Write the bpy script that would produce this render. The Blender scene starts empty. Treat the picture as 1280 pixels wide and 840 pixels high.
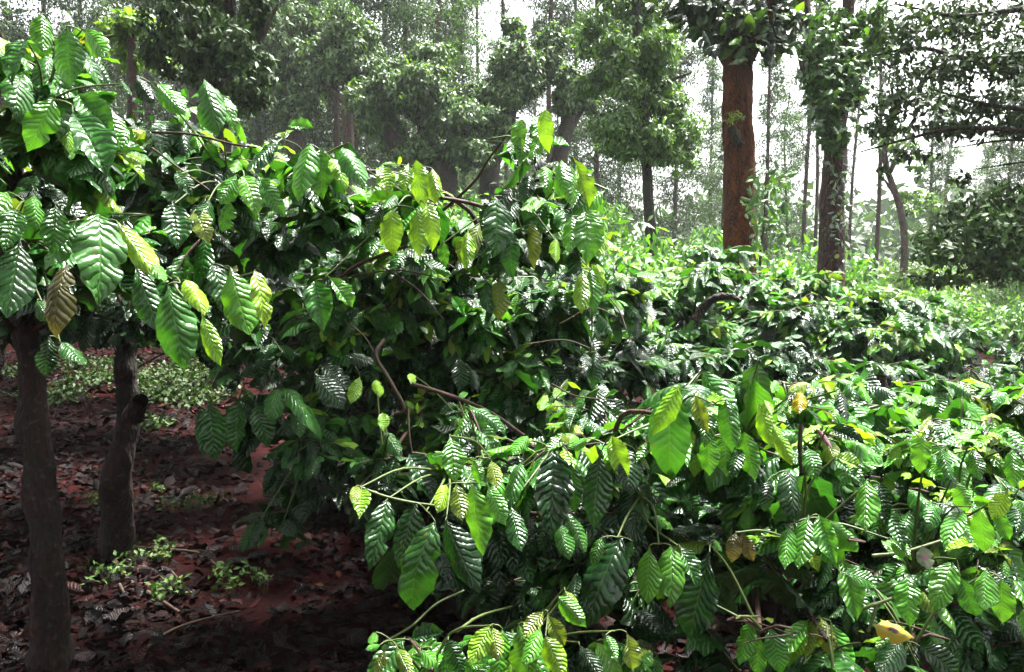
import bpy, bmesh, math, random
import numpy as np
from mathutils import Vector, Matrix
from mathutils.bvhtree import BVHTree

random.seed(11)
rng = np.random.default_rng(11)
scene = bpy.context.scene

# ------------------------------------------------------------------ camera
FPX = 995.0                      # focal length in pixels of the 1280 px wide photograph
PITCH = math.atan(100 / FPX)
CAM = np.array([0.0, 0.0, 1.6])
cd = bpy.data.cameras.new('camera')
cd.sensor_width = 36.0
cd.lens = FPX / 1280 * 36.0
cd.clip_start = 0.05
cd.clip_end = 1000
cam = bpy.data.objects.new('camera', cd)
scene.collection.objects.link(cam)
cam.location = CAM
cam.rotation_euler = (math.pi / 2 - PITCH, 0, 0)
scene.camera = cam

# ------------------------------------------------------------------ sky, sun, exposure
SUN_ELEV, SUN_ROT = 66.0, 40.0   # high soft sun behind thin cloud, ahead and to the right
w = bpy.data.worlds.new('World')
scene.world = w
w.use_nodes = True
wn, wl = w.node_tree.nodes, w.node_tree.links
wn.clear()
sky = wn.new('ShaderNodeTexSky')
sky.sky_type = 'NISHITA'
sky.sun_disc = False
sky.sun_elevation = math.radians(SUN_ELEV)
sky.sun_rotation = math.radians(SUN_ROT)
sky.dust_density = 4.0
sky.air_density = 1.0
hs = wn.new('ShaderNodeHueSaturation')
hs.inputs['Saturation'].default_value = 0.15
hs.inputs['Value'].default_value = 1.0
bg = wn.new('ShaderNodeBackground')
bg.inputs['Strength'].default_value = 0.06
out = wn.new('ShaderNodeOutputWorld')
wl.new(sky.outputs[0], hs.inputs['Color'])
wl.new(hs.outputs[0], bg.inputs['Color'])
wl.new(bg.outputs[0], out.inputs['Surface'])
sd = bpy.data.lights.new('sun', 'SUN')
sd.energy = 2.4
sd.angle = math.radians(11)
sd.color = (1.0, 0.98, 0.94)
sun = bpy.data.objects.new('sun', sd)
scene.collection.objects.link(sun)
_e, _a = math.radians(SUN_ELEV), math.radians(SUN_ROT)
_sd = Vector((math.sin(_a) * math.cos(_e), math.cos(_a) * math.cos(_e), math.sin(_e)))
sun.rotation_euler = _sd.to_track_quat('Z', 'Y').to_euler()
scene.view_settings.view_transform = 'Standard'
scene.view_settings.look = 'None'
scene.view_settings.exposure = 3.7
scene.view_settings.gamma = 1.0
scene.cycles.max_bounces = 6
scene.cycles.transmission_bounces = 4
scene.cycles.diffuse_bounces = 3
scene.cycles.volume_bounces = 1

# ------------------------------------------------------------------ helpers
def at(px, py, d):
    x = (px - 640) / FPX * d
    v = (420 - py) / FPX * d
    return np.array([x, d * math.cos(PITCH) + v * math.sin(PITCH),
                     CAM[2] - d * math.sin(PITCH) + v * math.cos(PITCH)])

def proj(P):
    q = np.atleast_2d(P) - CAM
    d = q[:, 1] * math.cos(PITCH) - q[:, 2] * math.sin(PITCH)
    v = q[:, 1] * math.sin(PITCH) + q[:, 2] * math.cos(PITCH)
    d = np.where(np.abs(d) < 1e-4, 1e-4, d)
    return 640 + q[:, 0] / d * FPX, 420 - v / d * FPX, d

def sm(x, a, b):
    t = np.clip((x - a) / (b - a), 0, 1)
    return t * t * (3 - 2 * t)

def gz(x, y):
    """height of the ground: flat by the camera, a bank rising to the left and back"""
    x = np.asarray(x, float); y = np.asarray(y, float)
    t = sm(y, 6, 24)
    z = t * (1.15 - 0.155 * np.clip(x, -24, 14)) + np.clip(y - 22, 0, 90) * 0.018
    z = z - 0.75 * sm(x, 0.6, 4.0) * (1 - 0.5 * t)
    z = z + 0.05 * np.sin(x * 1.7 + 1.0) * np.sin(y * 1.3) + 0.02 * np.sin(x * 5.1) * np.sin(y * 4.3 + 1)
    return z

def gp(px, py):
    a = at(px, py, 1.0) - CAM
    for k in range(1, 4000):
        p = CAM + a * k * 0.02
        if p[2] <= gz(p[0], p[1]):
            return p
    return CAM + a * 60

def norm(v):
    v = np.asarray(v, float)
    return v / (np.linalg.norm(v, axis=-1, keepdims=True) + 1e-9)

def link(o, parent=None):
    scene.collection.objects.link(o)
    if parent is not None:
        o.parent = parent
    return o

def empty(name, loc, label, cat, group=None):
    o = bpy.data.objects.new(name, None)
    o.location = loc
    o.empty_display_size = 0.1
    link(o)
    o['label'] = label; o['category'] = cat
    if group: o['group'] = group
    return o

def mesh_np(name, V, F, mat, parent=None, uv=None, col=None, smooth=True, stuff=False):
    """one mesh object from arrays; V are world coordinates"""
    V = np.asarray(V, np.float32); F = np.asarray(F, np.int32)
    if parent is not None:
        V = V - np.array(parent.location, np.float32)
    me = bpy.data.meshes.new(name)
    n = F.shape[1]
    me.vertices.add(len(V)); me.vertices.foreach_set('co', V.ravel())
    me.loops.add(F.size); me.loops.foreach_set('vertex_index', F.ravel())
    me.polygons.add(len(F))
    me.polygons.foreach_set('loop_start', np.arange(0, F.size, n, dtype=np.int32))
    me.polygons.foreach_set('loop_total', np.full(len(F), n, np.int32))
    if smooth: me.polygons.foreach_set('use_smooth', np.ones(len(F), bool))
    if uv is not None:
        l = me.uv_layers.new(name='UVMap')
        l.data.foreach_set('uv', np.asarray(uv, np.float32)[F.ravel()].ravel())
    if col is not None:
        a = me.color_attributes.new('tint', 'FLOAT_COLOR', 'POINT')
        c = np.ones((len(V), 4), np.float32); c[:, :3] = col
        a.data.foreach_set('color', c.ravel())
    me.update(calc_edges=True)
    if mat: me.materials.append(mat)
    o = link(bpy.data.objects.new(name, me), parent)
    if stuff: o['kind'] = 'stuff'
    return o

class Soup:
    def __init__(s): s.V = []; s.F = []; s.C = []; s.U = []; s.n = 0
    def add(s, V, F, C=None, U=None):
        s.V.append(V); s.F.append(np.asarray(F) + s.n); s.n += len(V)
        if C is not None: s.C.append(C)
        if U is not None: s.U.append(U)
    def build(s, name, mat, parent=None, stuff=False, smooth=True):
        if not s.n: return None
        return mesh_np(name, np.concatenate(s.V), np.concatenate(s.F), mat, parent,
                       np.concatenate(s.U) if s.U else None,
                       np.concatenate(s.C) if s.C else None, smooth, stuff)

def spline(pts, n):
    P = np.asarray(pts, float)
    if len(P) == 2: P = np.array([P[0], (P[0] + P[1]) / 2, P[1]])
    Q = np.vstack([2 * P[0] - P[1], P, 2 * P[-1] - P[-2]])
    segs = len(P) - 1
    out = []
    for t in np.linspace(0, segs - 1e-6, n):
        i = int(t); f = t - i
        a, b, c, d = Q[i], Q[i + 1], Q[i + 2], Q[i + 3]
        out.append(.5 * ((2 * b) + (-a + c) * f + (2 * a - 5 * b + 4 * c - d) * f * f + (-a + 3 * b - 3 * c + d) * f ** 3))
    return np.array(out)

def tube(pts, r0, r1, seg=8, n=None, rough=0.0, flare=0.0, knots=0):
    n = n or max(3, len(pts) * 3)
    P = spline(pts, n)
    T = norm(np.gradient(P, axis=0))
    ref = np.array([0.31, 0.87, 0.1]) if abs(T[0][2]) > .6 else np.array([0.05, 0.1, 1.0])
    A = norm(np.cross(T, ref)); B = np.cross(T, A)
    t = np.linspace(0, 1, n)
    R = r0 + (r1 - r0) * t
    if flare: R = R * (1 + flare * np.exp(-t * 9))
    R = np.repeat(R[:, None], seg, 1)
    ang = np.linspace(0, 2 * math.pi, seg, endpoint=False)
    if rough:
        p1, p2, p3 = rng.uniform(0, 6, 3)
        L = np.linalg.norm(P[-1] - P[0])
        zz = t[:, None] * L / max(r0, 1e-3)
        R = R * (1 + rough * (np.sin(3 * ang[None] + zz * .7 + p1) * .5 + np.sin(5 * ang[None] - zz * 1.3 + p2) * .3
                              + np.sin(zz * 2.1 + p3) * .3 + rng.normal(0, .25, R.shape)))
        for _ in range(knots):
            k = rng.uniform(.1, .9); a0 = rng.uniform(0, 6.28)
            R = R * (1 + .45 * np.exp(-((t[:, None] - k) * L / (r0 * 1.3)) ** 2) * np.clip(np.cos(ang[None] - a0), 0, 1) ** 2)
    V = P[:, None] + R[..., None] * (np.cos(ang)[None, :, None] * A[:, None] + np.sin(ang)[None, :, None] * B[:, None])
    V = V.reshape(-1, 3)
    F = []
    for i in range(n - 1):
        for j in range(seg):
            k = (j + 1) % seg
            F.append((i * seg + j, i * seg + k, (i + 1) * seg + k, (i + 1) * seg + j))
    V = np.vstack([V, P[0], P[-1]])
    for j in range(seg):
        k = (j + 1) % seg
        F.append((j, k, n * seg, n * seg)); 
    F = [f for f in F if f[2] != f[3]]
    # pointed end: quads collapsed to the tip would be degenerate, so the end ring is simply narrow
    return V[:-2], np.array(F)

# ------------------------------------------------------------------ materials
def new_mat(name):
    m = bpy.data.materials.new(name); m.use_nodes = True
    nt = m.node_tree; nt.nodes.clear()
    o = nt.nodes.new('ShaderNodeOutputMaterial')
    return m, nt, o

def N(nt, typ, **kw):
    n = nt.nodes.new(typ)
    for k, v in kw.items():
        if k.startswith('i_'):
            key = k[2:]
            key = int(key) if key.isdigit() else key.replace('_', ' ')
            n.inputs[key].default_value = v
        else: setattr(n, k, v)
    return n

def math_n(nt, op, a, b=None, clamp=False):
    n = nt.nodes.new('ShaderNodeMath'); n.operation = op; n.use_clamp = clamp
    for i, x in enumerate((a, b)):
        if x is None: continue
        if isinstance(x, (int, float)): n.inputs[i].default_value = x
        else: nt.links.new(x, n.inputs[i])
    return n.outputs[0]

def mixc(nt, fac, a, b, mode='MIX'):
    n = nt.nodes.new('ShaderNodeMix'); n.data_type = 'RGBA'; n.blend_type = mode
    for s, x in ((n.inputs[0], fac), (n.inputs[6], a), (n.inputs[7], b)):
        if isinstance(x, (int, float)): s.default_value = x
        elif isinstance(x, tuple): s.default_value = (*x, 1)
        else: nt.links.new(x, s)
    return n.outputs[2]

def leaf_material(name, from_object, veins=10.5, bump=0.0026, rough=0.2, transl=0.3, detail=True, spec=0.5, coat=0.0, dead=False):
    m, nt, o = new_mat(name); L = nt.links.new
    if from_object:
        oi = N(nt, 'ShaderNodeObjectInfo'); tint = oi.outputs['Color']; rnd = oi.outputs['Random']
    else:
        at_ = N(nt, 'ShaderNodeAttribute', attribute_name='tint'); tint = at_.outputs['Color']
        gm = N(nt, 'ShaderNodeNewGeometry'); rnd = gm.outputs['Random Per Island']
    geo = N(nt, 'ShaderNodeNewGeometry')
    col = tint; normal = None; r_in = None
    if detail:
        uv = N(nt, 'ShaderNodeUVMap'); uv.uv_map = 'UVMap'
        sp = N(nt, 'ShaderNodeSeparateXYZ'); L(uv.outputs[0], sp.inputs[0])
        ax = math_n(nt, 'ABSOLUTE', math_n(nt, 'MULTIPLY', math_n(nt, 'SUBTRACT', sp.outputs[0], 0.5), 2.0))
        nz = N(nt, 'ShaderNodeTexNoise', i_Scale=3.0, i_Detail=2.0, noise_dimensions='4D')
        L(uv.outputs[0], nz.inputs['Vector']); L(math_n(nt, 'MULTIPLY', rnd, 40.0), nz.inputs['W'])
        wob = math_n(nt, 'MULTIPLY', math_n(nt, 'SUBTRACT', nz.outputs[0], 0.5), 0.16)
        s = math_n(nt, 'ADD', math_n(nt, 'SUBTRACT', sp.outputs[1], math_n(nt, 'MULTIPLY', ax, 0.15)), wob)
        h = math_n(nt, 'ABSOLUTE', math_n(nt, 'SINE', math_n(nt, 'MULTIPLY', s, math.pi * veins)))
        hp = math_n(nt, 'POWER', h, 0.95)
        rib = math_n(nt, 'DIVIDE', ax, 0.10, clamp=True)
        hh = math_n(nt, 'MULTIPLY', hp, math_n(nt, 'POWER', rib, 0.7))
        nz2 = N(nt, 'ShaderNodeTexNoise', i_Scale=22.0, i_Detail=3.0, noise_dimensions='4D')
        L(uv.outputs[0], nz2.inputs['Vector']); L(math_n(nt, 'MULTIPLY', rnd, 31.0), nz2.inputs['W'])
        hh2 = math_n(nt, 'ADD', hh, math_n(nt, 'MULTIPLY', nz2.outputs[0], 0.22))
        bp = N(nt, 'ShaderNodeBump', i_Strength=1.0, i_Distance=bump); L(hh2, bp.inputs['Height'])
        normal = bp.outputs[0]
        vein = math_n(nt, 'SUBTRACT', 1.0, math_n(nt, 'DIVIDE', h, 0.22, clamp=True))
        mid = math_n(nt, 'SUBTRACT', 1.0, math_n(nt, 'DIVIDE', ax, 0.05, clamp=True))
        vm = math_n(nt, 'MULTIPLY', math_n(nt, 'MAXIMUM', math_n(nt, 'MULTIPLY', vein, 0.5), mid), 0.55)
        vcol = mixc(nt, 0.0 if dead else 0.4, mixc(nt, 1.0, tint, (1.7, 1.5, 1.6), 'MULTIPLY'), (0.12, 0.20, 0.03))
        col = mixc(nt, vm, tint, vcol)
        nz3 = N(nt, 'ShaderNodeTexNoise', i_Scale=5.0, i_Detail=4.0, noise_dimensions='4D')
        L(uv.outputs[0], nz3.inputs['Vector']); L(math_n(nt, 'MULTIPLY', rnd, 17.0), nz3.inputs['W'])
        col = mixc(nt, math_n(nt, 'MULTIPLY', nz3.outputs[0], 0.5), col, mixc(nt, 1.0, col, (0.55, 0.62, 0.5), 'MULTIPLY'))
        # sparse dead flecks
        nz4 = N(nt, 'ShaderNodeTexNoise', i_Scale=9.0, i_Detail=3.0, noise_dimensions='4D')
        L(uv.outputs[0], nz4.inputs['Vector']); L(math_n(nt, 'MULTIPLY', rnd, 77.0), nz4.inputs['W'])
        fl = math_n(nt, 'MULTIPLY', math_n(nt, 'SUBTRACT', nz4.outputs[0], 0.66), 14.0, clamp=True)
        col = mixc(nt, math_n(nt, 'MULTIPLY', fl, 0.8), col, (0.12, 0.06, 0.02))
        r_in = math_n(nt, 'ADD', rough - 0.06, math_n(nt, 'MULTIPLY', nz3.outputs[0], 0.2))
    # pale matt underside
    under = mixc(nt, 0.0 if dead else 0.25, col, (0.11, 0.17, 0.04))
    base = mixc(nt, geo.outputs['Backfacing'], col, under)
    pb = N(nt, 'ShaderNodeBsdfPrincipled')
    pb.inputs['Specular IOR Level'].default_value = spec
    pb.inputs['Coat Weight'].default_value = coat
    pb.inputs['Coat Roughness'].default_value = 0.12
    L(base, pb.inputs['Base Color'])
    rr = r_in if r_in is not None else rough
    rmix = N(nt, 'ShaderNodeMix'); rmix.data_type = 'FLOAT'
    L(geo.outputs['Backfacing'], rmix.inputs[0])
    if r_in is not None: L(r_in, rmix.inputs[2])
    else: rmix.inputs[2].default_value = rough
    rmix.inputs[3].default_value = 0.55
    L(rmix.outputs[0], pb.inputs['Roughness'])
    tr = N(nt, 'ShaderNodeBsdfTranslucent')
    L(mixc(nt, 1.0, col, (1.9, 1.75, 0.6), 'MULTIPLY'), tr.inputs['Color'])
    if normal: L(normal, pb.inputs['Normal'])
    mx = N(nt, 'ShaderNodeMixShader'); mx.inputs[0].default_value = transl
    L(pb.outputs[0], mx.inputs[1]); L(tr.outputs[0], mx.inputs[2]); L(mx.outputs[0], o.inputs['Surface'])
    return m

def bark_material(name, c1, c2, c3=None, scale=8.0, rough=0.75, bump=0.01, stretch=0.35, lich=0.0):
    m, nt, o = new_mat(name); L = nt.links.new
    tc = N(nt, 'ShaderNodeTexCoord')
    mp = N(nt, 'ShaderNodeMapping'); mp.inputs['Scale'].default_value = (1, 1, stretch)
    L(tc.outputs['Object'], mp.inputs[0])
    n1 = N(nt, 'ShaderNodeTexNoise', i_Scale=scale, i_Detail=8.0, i_Roughness=0.7); L(mp.outputs[0], n1.inputs['Vector'])
    vo = N(nt, 'ShaderNodeTexVoronoi', i_Scale=scale * 4.5); L(mp.outputs[0], vo.inputs['Vector'])
    n2 = N(nt, 'ShaderNodeTexNoise', i_Scale=scale * 0.35, i_Detail=5.0); L(tc.outputs['Object'], n2.inputs['Vector'])
    f = math_n(nt, 'MULTIPLY', math_n(nt, 'SUBTRACT', n1.outputs[0], 0.35), 3.0, clamp=True)
    col = mixc(nt, f, c1, c2)
    if c3:
        f2 = math_n(nt, 'MULTIPLY', math_n(nt, 'SUBTRACT', n2.outputs[0], 0.47), 7.0, clamp=True)
        col = mixc(nt, math_n(nt, 'MULTIPLY', f2, 0.85), col, c3)
    if lich:
        n3 = N(nt, 'ShaderNodeTexNoise', i_Scale=scale * 2.2, i_Detail=6.0); L(tc.outputs['Object'], n3.inputs['Vector'])
        f3 = math_n(nt, 'MULTIPLY', math_n(nt, 'SUBTRACT', n3.outputs[0], 0.6), 9.0, clamp=True)
        col = mixc(nt, math_n(nt, 'MULTIPLY', f3, lich), col, (0.30, 0.30, 0.26))
    pb = N(nt, 'ShaderNodeBsdfPrincipled', i_Roughness=rough); pb.inputs['Specular IOR Level'].default_value = .25
    L(col, pb.inputs['Base Color'])
    hgt = math_n(nt, 'ADD', n1.outputs[0], math_n(nt, 'MULTIPLY', vo.outputs['Distance'], 0.6))
    bp = N(nt, 'ShaderNodeBump', i_Strength=1.0, i_Distance=bump); L(hgt, bp.inputs['Height'])
    L(bp.outputs[0], pb.inputs['Normal'])
    L(pb.outputs[0], o.inputs['Surface'])
    return m

M_LEAF = leaf_material('coffee_leaf', True, rough=0.24, transl=0.24, spec=0.45)
M_LEAFS = leaf_material('coffee_leaf_mass', False, rough=0.31, transl=0.24, spec=0.36)
M_FAR = leaf_material('tree_leaf', False, detail=False, rough=0.27, transl=0.25, spec=0.6)
M_FARD = leaf_material('dark_tree_leaf', False, detail=False, rough=0.4, transl=0.15, spec=0.25)
M_EPI = leaf_material('climber_leaf', True, veins=7.0, rough=0.25, transl=0.2, bump=0.003)
M_LITTER = leaf_material('dead_leaf', False, veins=9.0, rough=0.42, transl=0.02, bump=0.003, spec=0.08, dead=True)
M_LITTERO = leaf_material('dead_leaf_single', True, veins=9.0, rough=0.38, transl=0.02, bump=0.003, spec=0.16, dead=True)
M_BARK = bark_material('coffee_bark', (0.006, 0.004, 0.003), (0.034, 0.015, 0.010), (0.014, 0.014, 0.008), scale=16, bump=0.03, lich=0.12)
M_TWIG = bark_material('twig_bark', (0.02, 0.010, 0.007), (0.07, 0.034, 0.024), (0.035, 0.03, 0.014), scale=30, bump=0.002)
M_GTWIG = bark_material('green_twig', (0.035, 0.06, 0.012), (0.07, 0.09, 0.025), None, scale=30, bump=0.001, rough=.5)
M_RED = bark_material('red_mossy_bark', (0.014, 0.006, 0.004), (0.165, 0.054, 0.014), (0.075, 0.030, 0.012), scale=12, bump=0.05, rough=.9)
M_DARK = bark_material('dark_bark', (0.010, 0.007, 0.006), (0.045, 0.028, 0.02), (0.03, 0.035, 0.015), scale=8, bump=0.05)
M_BROWN = bark_material('brown_bark', (0.02, 0.011, 0.009), (0.09, 0.048, 0.036), (0.05, 0.04, 0.025), scale=9, bump=0.05, lich=.35)

def soil_material():
    m, nt, o = new_mat('red_soil'); L = nt.links.new
    tc = N(nt, 'ShaderNodeTexCoord')
    n1 = N(nt, 'ShaderNodeTexNoise', i_Scale=1.1, i_Detail=6.0, i_Roughness=.6); L(tc.outputs['Object'], n1.inputs['Vector'])
    n2 = N(nt, 'ShaderNodeTexNoise', i_Scale=30.0, i_Detail=8.0, i_Roughness=.75); L(tc.outputs['Object'], n2.inputs['Vector'])
    n3 = N(nt, 'ShaderNodeTexVoronoi', i_Scale=55.0); L(tc.outputs['Object'], n3.inputs['Vector'])
    f = math_n(nt, 'MULTIPLY', math_n(nt, 'SUBTRACT', n1.outputs[0], 0.4), 4.0, clamp=True)
    c = mixc(nt, f, (0.027, 0.0042, 0.0036), (0.009, 0.0034, 0.003))
    c = mixc(nt, math_n(nt, 'MULTIPLY', n2.outputs[0], 0.7), c, mixc(nt, 1.0, c, (0.45, 0.45, 0.5), 'MULTIPLY'))
    pb = N(nt, 'ShaderNodeBsdfPrincipled', i_Roughness=.9); pb.inputs['Specular IOR Level'].default_value = .04; L(c, pb.inputs['Base Color'])
    bp = N(nt, 'ShaderNodeBump', i_Strength=1.0, i_Distance=.03)
    L(math_n(nt, 'ADD', n2.outputs[0], math_n(nt, 'MULTIPLY', n3.outputs['Distance'], .3)), bp.inputs['Height'])
    L(bp.outputs[0], pb.inputs['Normal']); L(pb.outputs[0], o.inputs['Surface'])
    return m
M_SOIL = soil_material()

# ------------------------------------------------------------------ leaf shapes
WT_V = [0, .03, .08, .16, .28, .42, .56, .70, .81, .89, .95, 1.0]
WT_W = [.035, .04, .22, .56, .84, .99, 1.0, .86, .62, .36, .15, .01]
def leaf_shape(nv, nu, droop, fold, wave, phase, twist, asym, shape=1.0, bite=None):
    vs = np.linspace(0, 1, nv + 1) ** 0.95
    us = np.linspace(-1, 1, nu + 1)
    th = droop * (0.5 - vs) * 1.0
    dv = np.diff(vs, prepend=0)
    cy = np.cumsum(np.cos(th) * dv); cz = np.cumsum(np.sin(th) * dv)
    P = []; UV = []
    a = math.atan2(cz[-1], cy[-1]); Ls = math.hypot(cy[-1], cz[-1])
    for i, v in enumerate(vs):
        w = np.interp(v ** shape, WT_V, WT_W)
        y, z = cy[i] / Ls, cz[i] / Ls
        y, z = y * math.cos(a) + z * math.sin(a), -y * math.sin(a) + z * math.cos(a)
        tw = twist * v
        for u in us:
            ww = w * (1 + 0.045 * math.sin(v * 36 + phase + (2 if u > 0 else 0)) * abs(u))
            if bite and u * bite[1] > 0: ww = ww * (1 - bite[2] * math.exp(-((v - bite[0]) / .06) ** 2))
            x = 0.5 * ww * u
            zz = fold * abs(x) - 0.9 * x * x + wave * abs(u) ** 2 * w * math.sin(v * 21 + phase * 2 + (1.7 if u > 0 else 0))
            zz += asym * x
            P.append((x * math.cos(tw), y, z + zz + x * math.sin(tw)))
            UV.append((0.5 + u / 2, v))
    F = []
    m = nu + 1
    for i in range(nv):
        for j in range(nu):
            F.append((i * m + j, i * m + j + 1, (i + 1) * m + j + 1, (i + 1) * m + j))
    return np.array(P), np.array(F), np.array(UV)

NVAR = 18
PARS = []
for k in range(NVAR):
    PARS.append((random.uniform(.2, 1.9), random.uniform(0, .8), random.uniform(.025, .07), random.uniform(0, 6),
                 random.uniform(-.6, .6), random.uniform(-.2, .2), random.uniform(.82, 1.2), (random.uniform(.3, .85), random.choice([-1, 1]), random.uniform(.3, .75)) if k % 3 == 0 else None))
HI = [leaf_shape(16, 4, *p) for p in PARS]
LO = [leaf_shape(5, 2, *p) for p in PARS]

def leaf_meshes(mat, name):
    r = []
    for V, F, UV in HI:
        me = bpy.data.meshes.new(name)
        me.from_pydata([tuple(v) for v in V], [], [tuple(int(i) for i in f) for f in F])
        l = me.uv_layers.new(name='UVMap')
        l.data.foreach_set('uv', UV[F.ravel()].astype(np.float32).ravel())
        me.polygons.foreach_set('use_smooth', np.ones(len(F), bool))
        me.materials.append(mat); me.update()
        r.append(me)
    return r
ME_LEAF = leaf_meshes(M_LEAF, 'leaf')
ME_EPI = leaf_meshes(M_EPI, 'leaf')
ME_LIT = leaf_meshes(M_LITTERO, 'fallen_leaf')

class Leaves:
    """a pool of leaves of one plant: base, vector to the tip, facing, width ratio, colour"""
    def __init__(s): s.P = []; s.A = []; s.Nn = []; s.W = []; s.C = []; s.T = []; s.H = []
    def add(s, p, a, n, wr, c, hero=False):
        s.P.append(p); s.A.append(a); s.Nn.append(n); s.W.append(wr); s.C.append(c)
        s.T.append(random.randrange(NVAR)); s.H.append(hero)
    def arrays(s):
        P = np.array(s.P); A = np.array(s.A); Nn = np.array(s.Nn)
        L = np.linalg.norm(A, axis=1, keepdims=True)
        Y = A / L
        Z = Nn - (Nn * Y).sum(1, keepdims=True) * Y
        Z = norm(Z)
        X = np.cross(Y, Z)
        return P, X, Y, Z, L[:, 0], np.array(s.W), np.array(s.C), np.array(s.T), np.array(s.H)

def soup_of(P, X, Y, Z, L, W, C, T, shapes=LO):
    sp = Soup()
    for k in range(NVAR):
        idx = np.where(T == k)[0]
        if not len(idx): continue
        V, F, UV = shapes[k]
        nv = len(V)
        Q = (P[idx, None] + X[idx, None] * (V[None, :, 0:1] * (L[idx] * W[idx])[:, None, None])
             + Y[idx, None] * (V[None, :, 1:2] * L[idx][:, None, None])
             + Z[idx, None] * (V[None, :, 2:3] * L[idx][:, None, None] * .8))
        FF = (F[None] + (np.arange(len(idx)) * nv)[:, None, None]).reshape(-1, 4)
        sp.add(Q.reshape(-1, 3), FF, np.repeat(C[idx], nv, 0), np.tile(UV, (len(idx), 1)))
    return sp

# tint palette (base colours of the leaves themselves)
DARK = (0.006, 0.030, 0.006); MID = (0.014, 0.068, 0.008); GREEN = (0.030, 0.12, 0.014)
BRIGHT = (0.066, 0.215, 0.020); LIME = (0.15, 0.30, 0.018); OLIVE = (0.12, 0.18, 0.02); BRONZE = (0.07, 0.06, 0.018)
YELLOW = (0.34, 0.27, 0.015); DEAD = (0.10, 0.06, 0.03)
def jit(c, s=.16):
    b = math.exp(random.gauss(0, s))
    return (c[0] * b * math.exp(random.gauss(0, s * .6)), c[1] * b, c[2] * b * math.exp(random.gauss(0, s * .6)))
def pick(ws):
    t = random.random() * sum(x for x, _ in ws)
    for x, c in ws:
        t -= x
        if t <= 0: return jit(c)
    return jit(ws[-1][1])

# ------------------------------------------------------------------ ground
def build_ground():
    xs = np.concatenate([np.linspace(-90, -8, 30), np.linspace(-7.6, 8, 90), np.linspace(9, 90, 30)])
    ys = np.concatenate([np.linspace(-14, -1, 8), np.linspace(-.6, 14, 90), np.linspace(14.5, 40, 40), np.linspace(43, 150, 22)])
    X, Y = np.meshgrid(xs, ys)
    Z = gz(X, Y)
    Z = Z + np.where((np.abs(X) < 8) & (Y < 12), rng.normal(0, .012, Z.shape), 0)
    V = np.stack([X, Y, Z], -1).reshape(-1, 3)
    n, m = len(ys), len(xs)
    i, j = np.meshgrid(np.arange(n - 1), np.arange(m - 1), indexing='ij')
    a = (i * m + j).ravel()
    F = np.stack([a, a + 1, a + m + 1, a + m], 1)
    g = mesh_np('ground', V, F, M_SOIL)
    g['kind'] = 'structure'
    g['label'] = 'red earth plantation floor under the coffee trees'
    return g
ground = build_ground()

# ------------------------------------------------------------------ near coffee trees
SKY_X = [-400, 0, 25, 60, 100, 150, 190, 240, 260, 300, 340, 380, 415, 450, 480, 520, 545, 560, 600, 640, 690, 720, 745, 790, 830, 870, 900, 950, 1000, 1050, 1100, 1150, 1200, 1230, 1280, 1500]
SKY_Y = [-600, 20, 22, 22, 30, 72, 105, 112, 95, 150, 165, 165, 168, 190, 200, 192, 205, 250, 250, 175, 172, 190, 250, 325, 318, 300, 298, 312, 325, 345, 350, 355, 385, 400, 425, 440]
GROUND_WIN = [(-5, 480), (60, 445), (230, 440), (262, 470), (245, 530), (270, 590), (312, 640), (318, 690), (400, 690), (470, 720), (500, 790), (430, 845), (-5, 845)]
def in_poly(px, py, poly):
    c = False; j = len(poly) - 1
    for i in range(len(poly)):
        xi, yi = poly[i]; xj, yj = poly[j]
        if (yi > py) != (yj > py) and px < (xj - xi) * (py - yi) / (yj - yi) + xi: c = not c
        j = i
    return c

HERO_SAMPLES = []   # (px, py, depth, radius px)
class Plant:
    def __init__(s, loc, label, group='coffee trees in the plantation', name='coffee_tree', cat='coffee tree'):
        s.root = empty(name, loc, label, cat, group)
        s.leaves = Leaves(); s.twigs = Soup(); s.gtwigs = Soup(); s.lobes = []
PLANTS = []

def twig_leaves(pl, tip, d, l0, cols, nn, out_v, spacing=.055, droop=.7):
    """pairs of leaves along the last part of a twig ending at tip with direction d"""
    d = norm(d)
    L = spacing * nn
    side = norm(np.cross(d, [0, 0, 1.0]) + rng.normal(0, .12, 3))
    pts = [tip - d * L - np.array([0, 0, -.02]), tip - d * L * .5 + np.array([0, 0, .035 * L / .3]), tip]
    S = spline(pts, nn + 1)
    flush = random.random() < cols['flush']
    for k in range(nn + 1):
        i = nn - k                       # k = 0 is the tip
        p = S[i]
        size = l0 * min(1.0, .42 + .22 * k) * random.uniform(.85, 1.12)
        if k == 0: size *= random.uniform(.7, 1.1)
        for sgn in (-1, 1):
            if random.random() < .08 and k > 0: continue
            a = side * sgn * random.uniform(.45, .95) + d * random.uniform(.15, .75) + np.array([0, 0, -1]) * (droop * random.uniform(.4, 1.7)) + rng.normal(0, .12, 3)
            if k == 0: a = a + d * .5 + np.array([0, 0, .3])
            n = np.array([0, 0, 1.0]) * .8 + out_v * .55 + side * sgn * .35 + rng.normal(0, .22, 3)
            if flush and k <= 1: c = pick(cols['young'])
            elif k <= 1: c = pick(cols['mid'])
            else: c = pick(cols['old'])
            pl.leaves.add(p + norm(a) * .004, norm(a) * size, n, random.uniform(.38, .5), c)
    return pts, S

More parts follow.
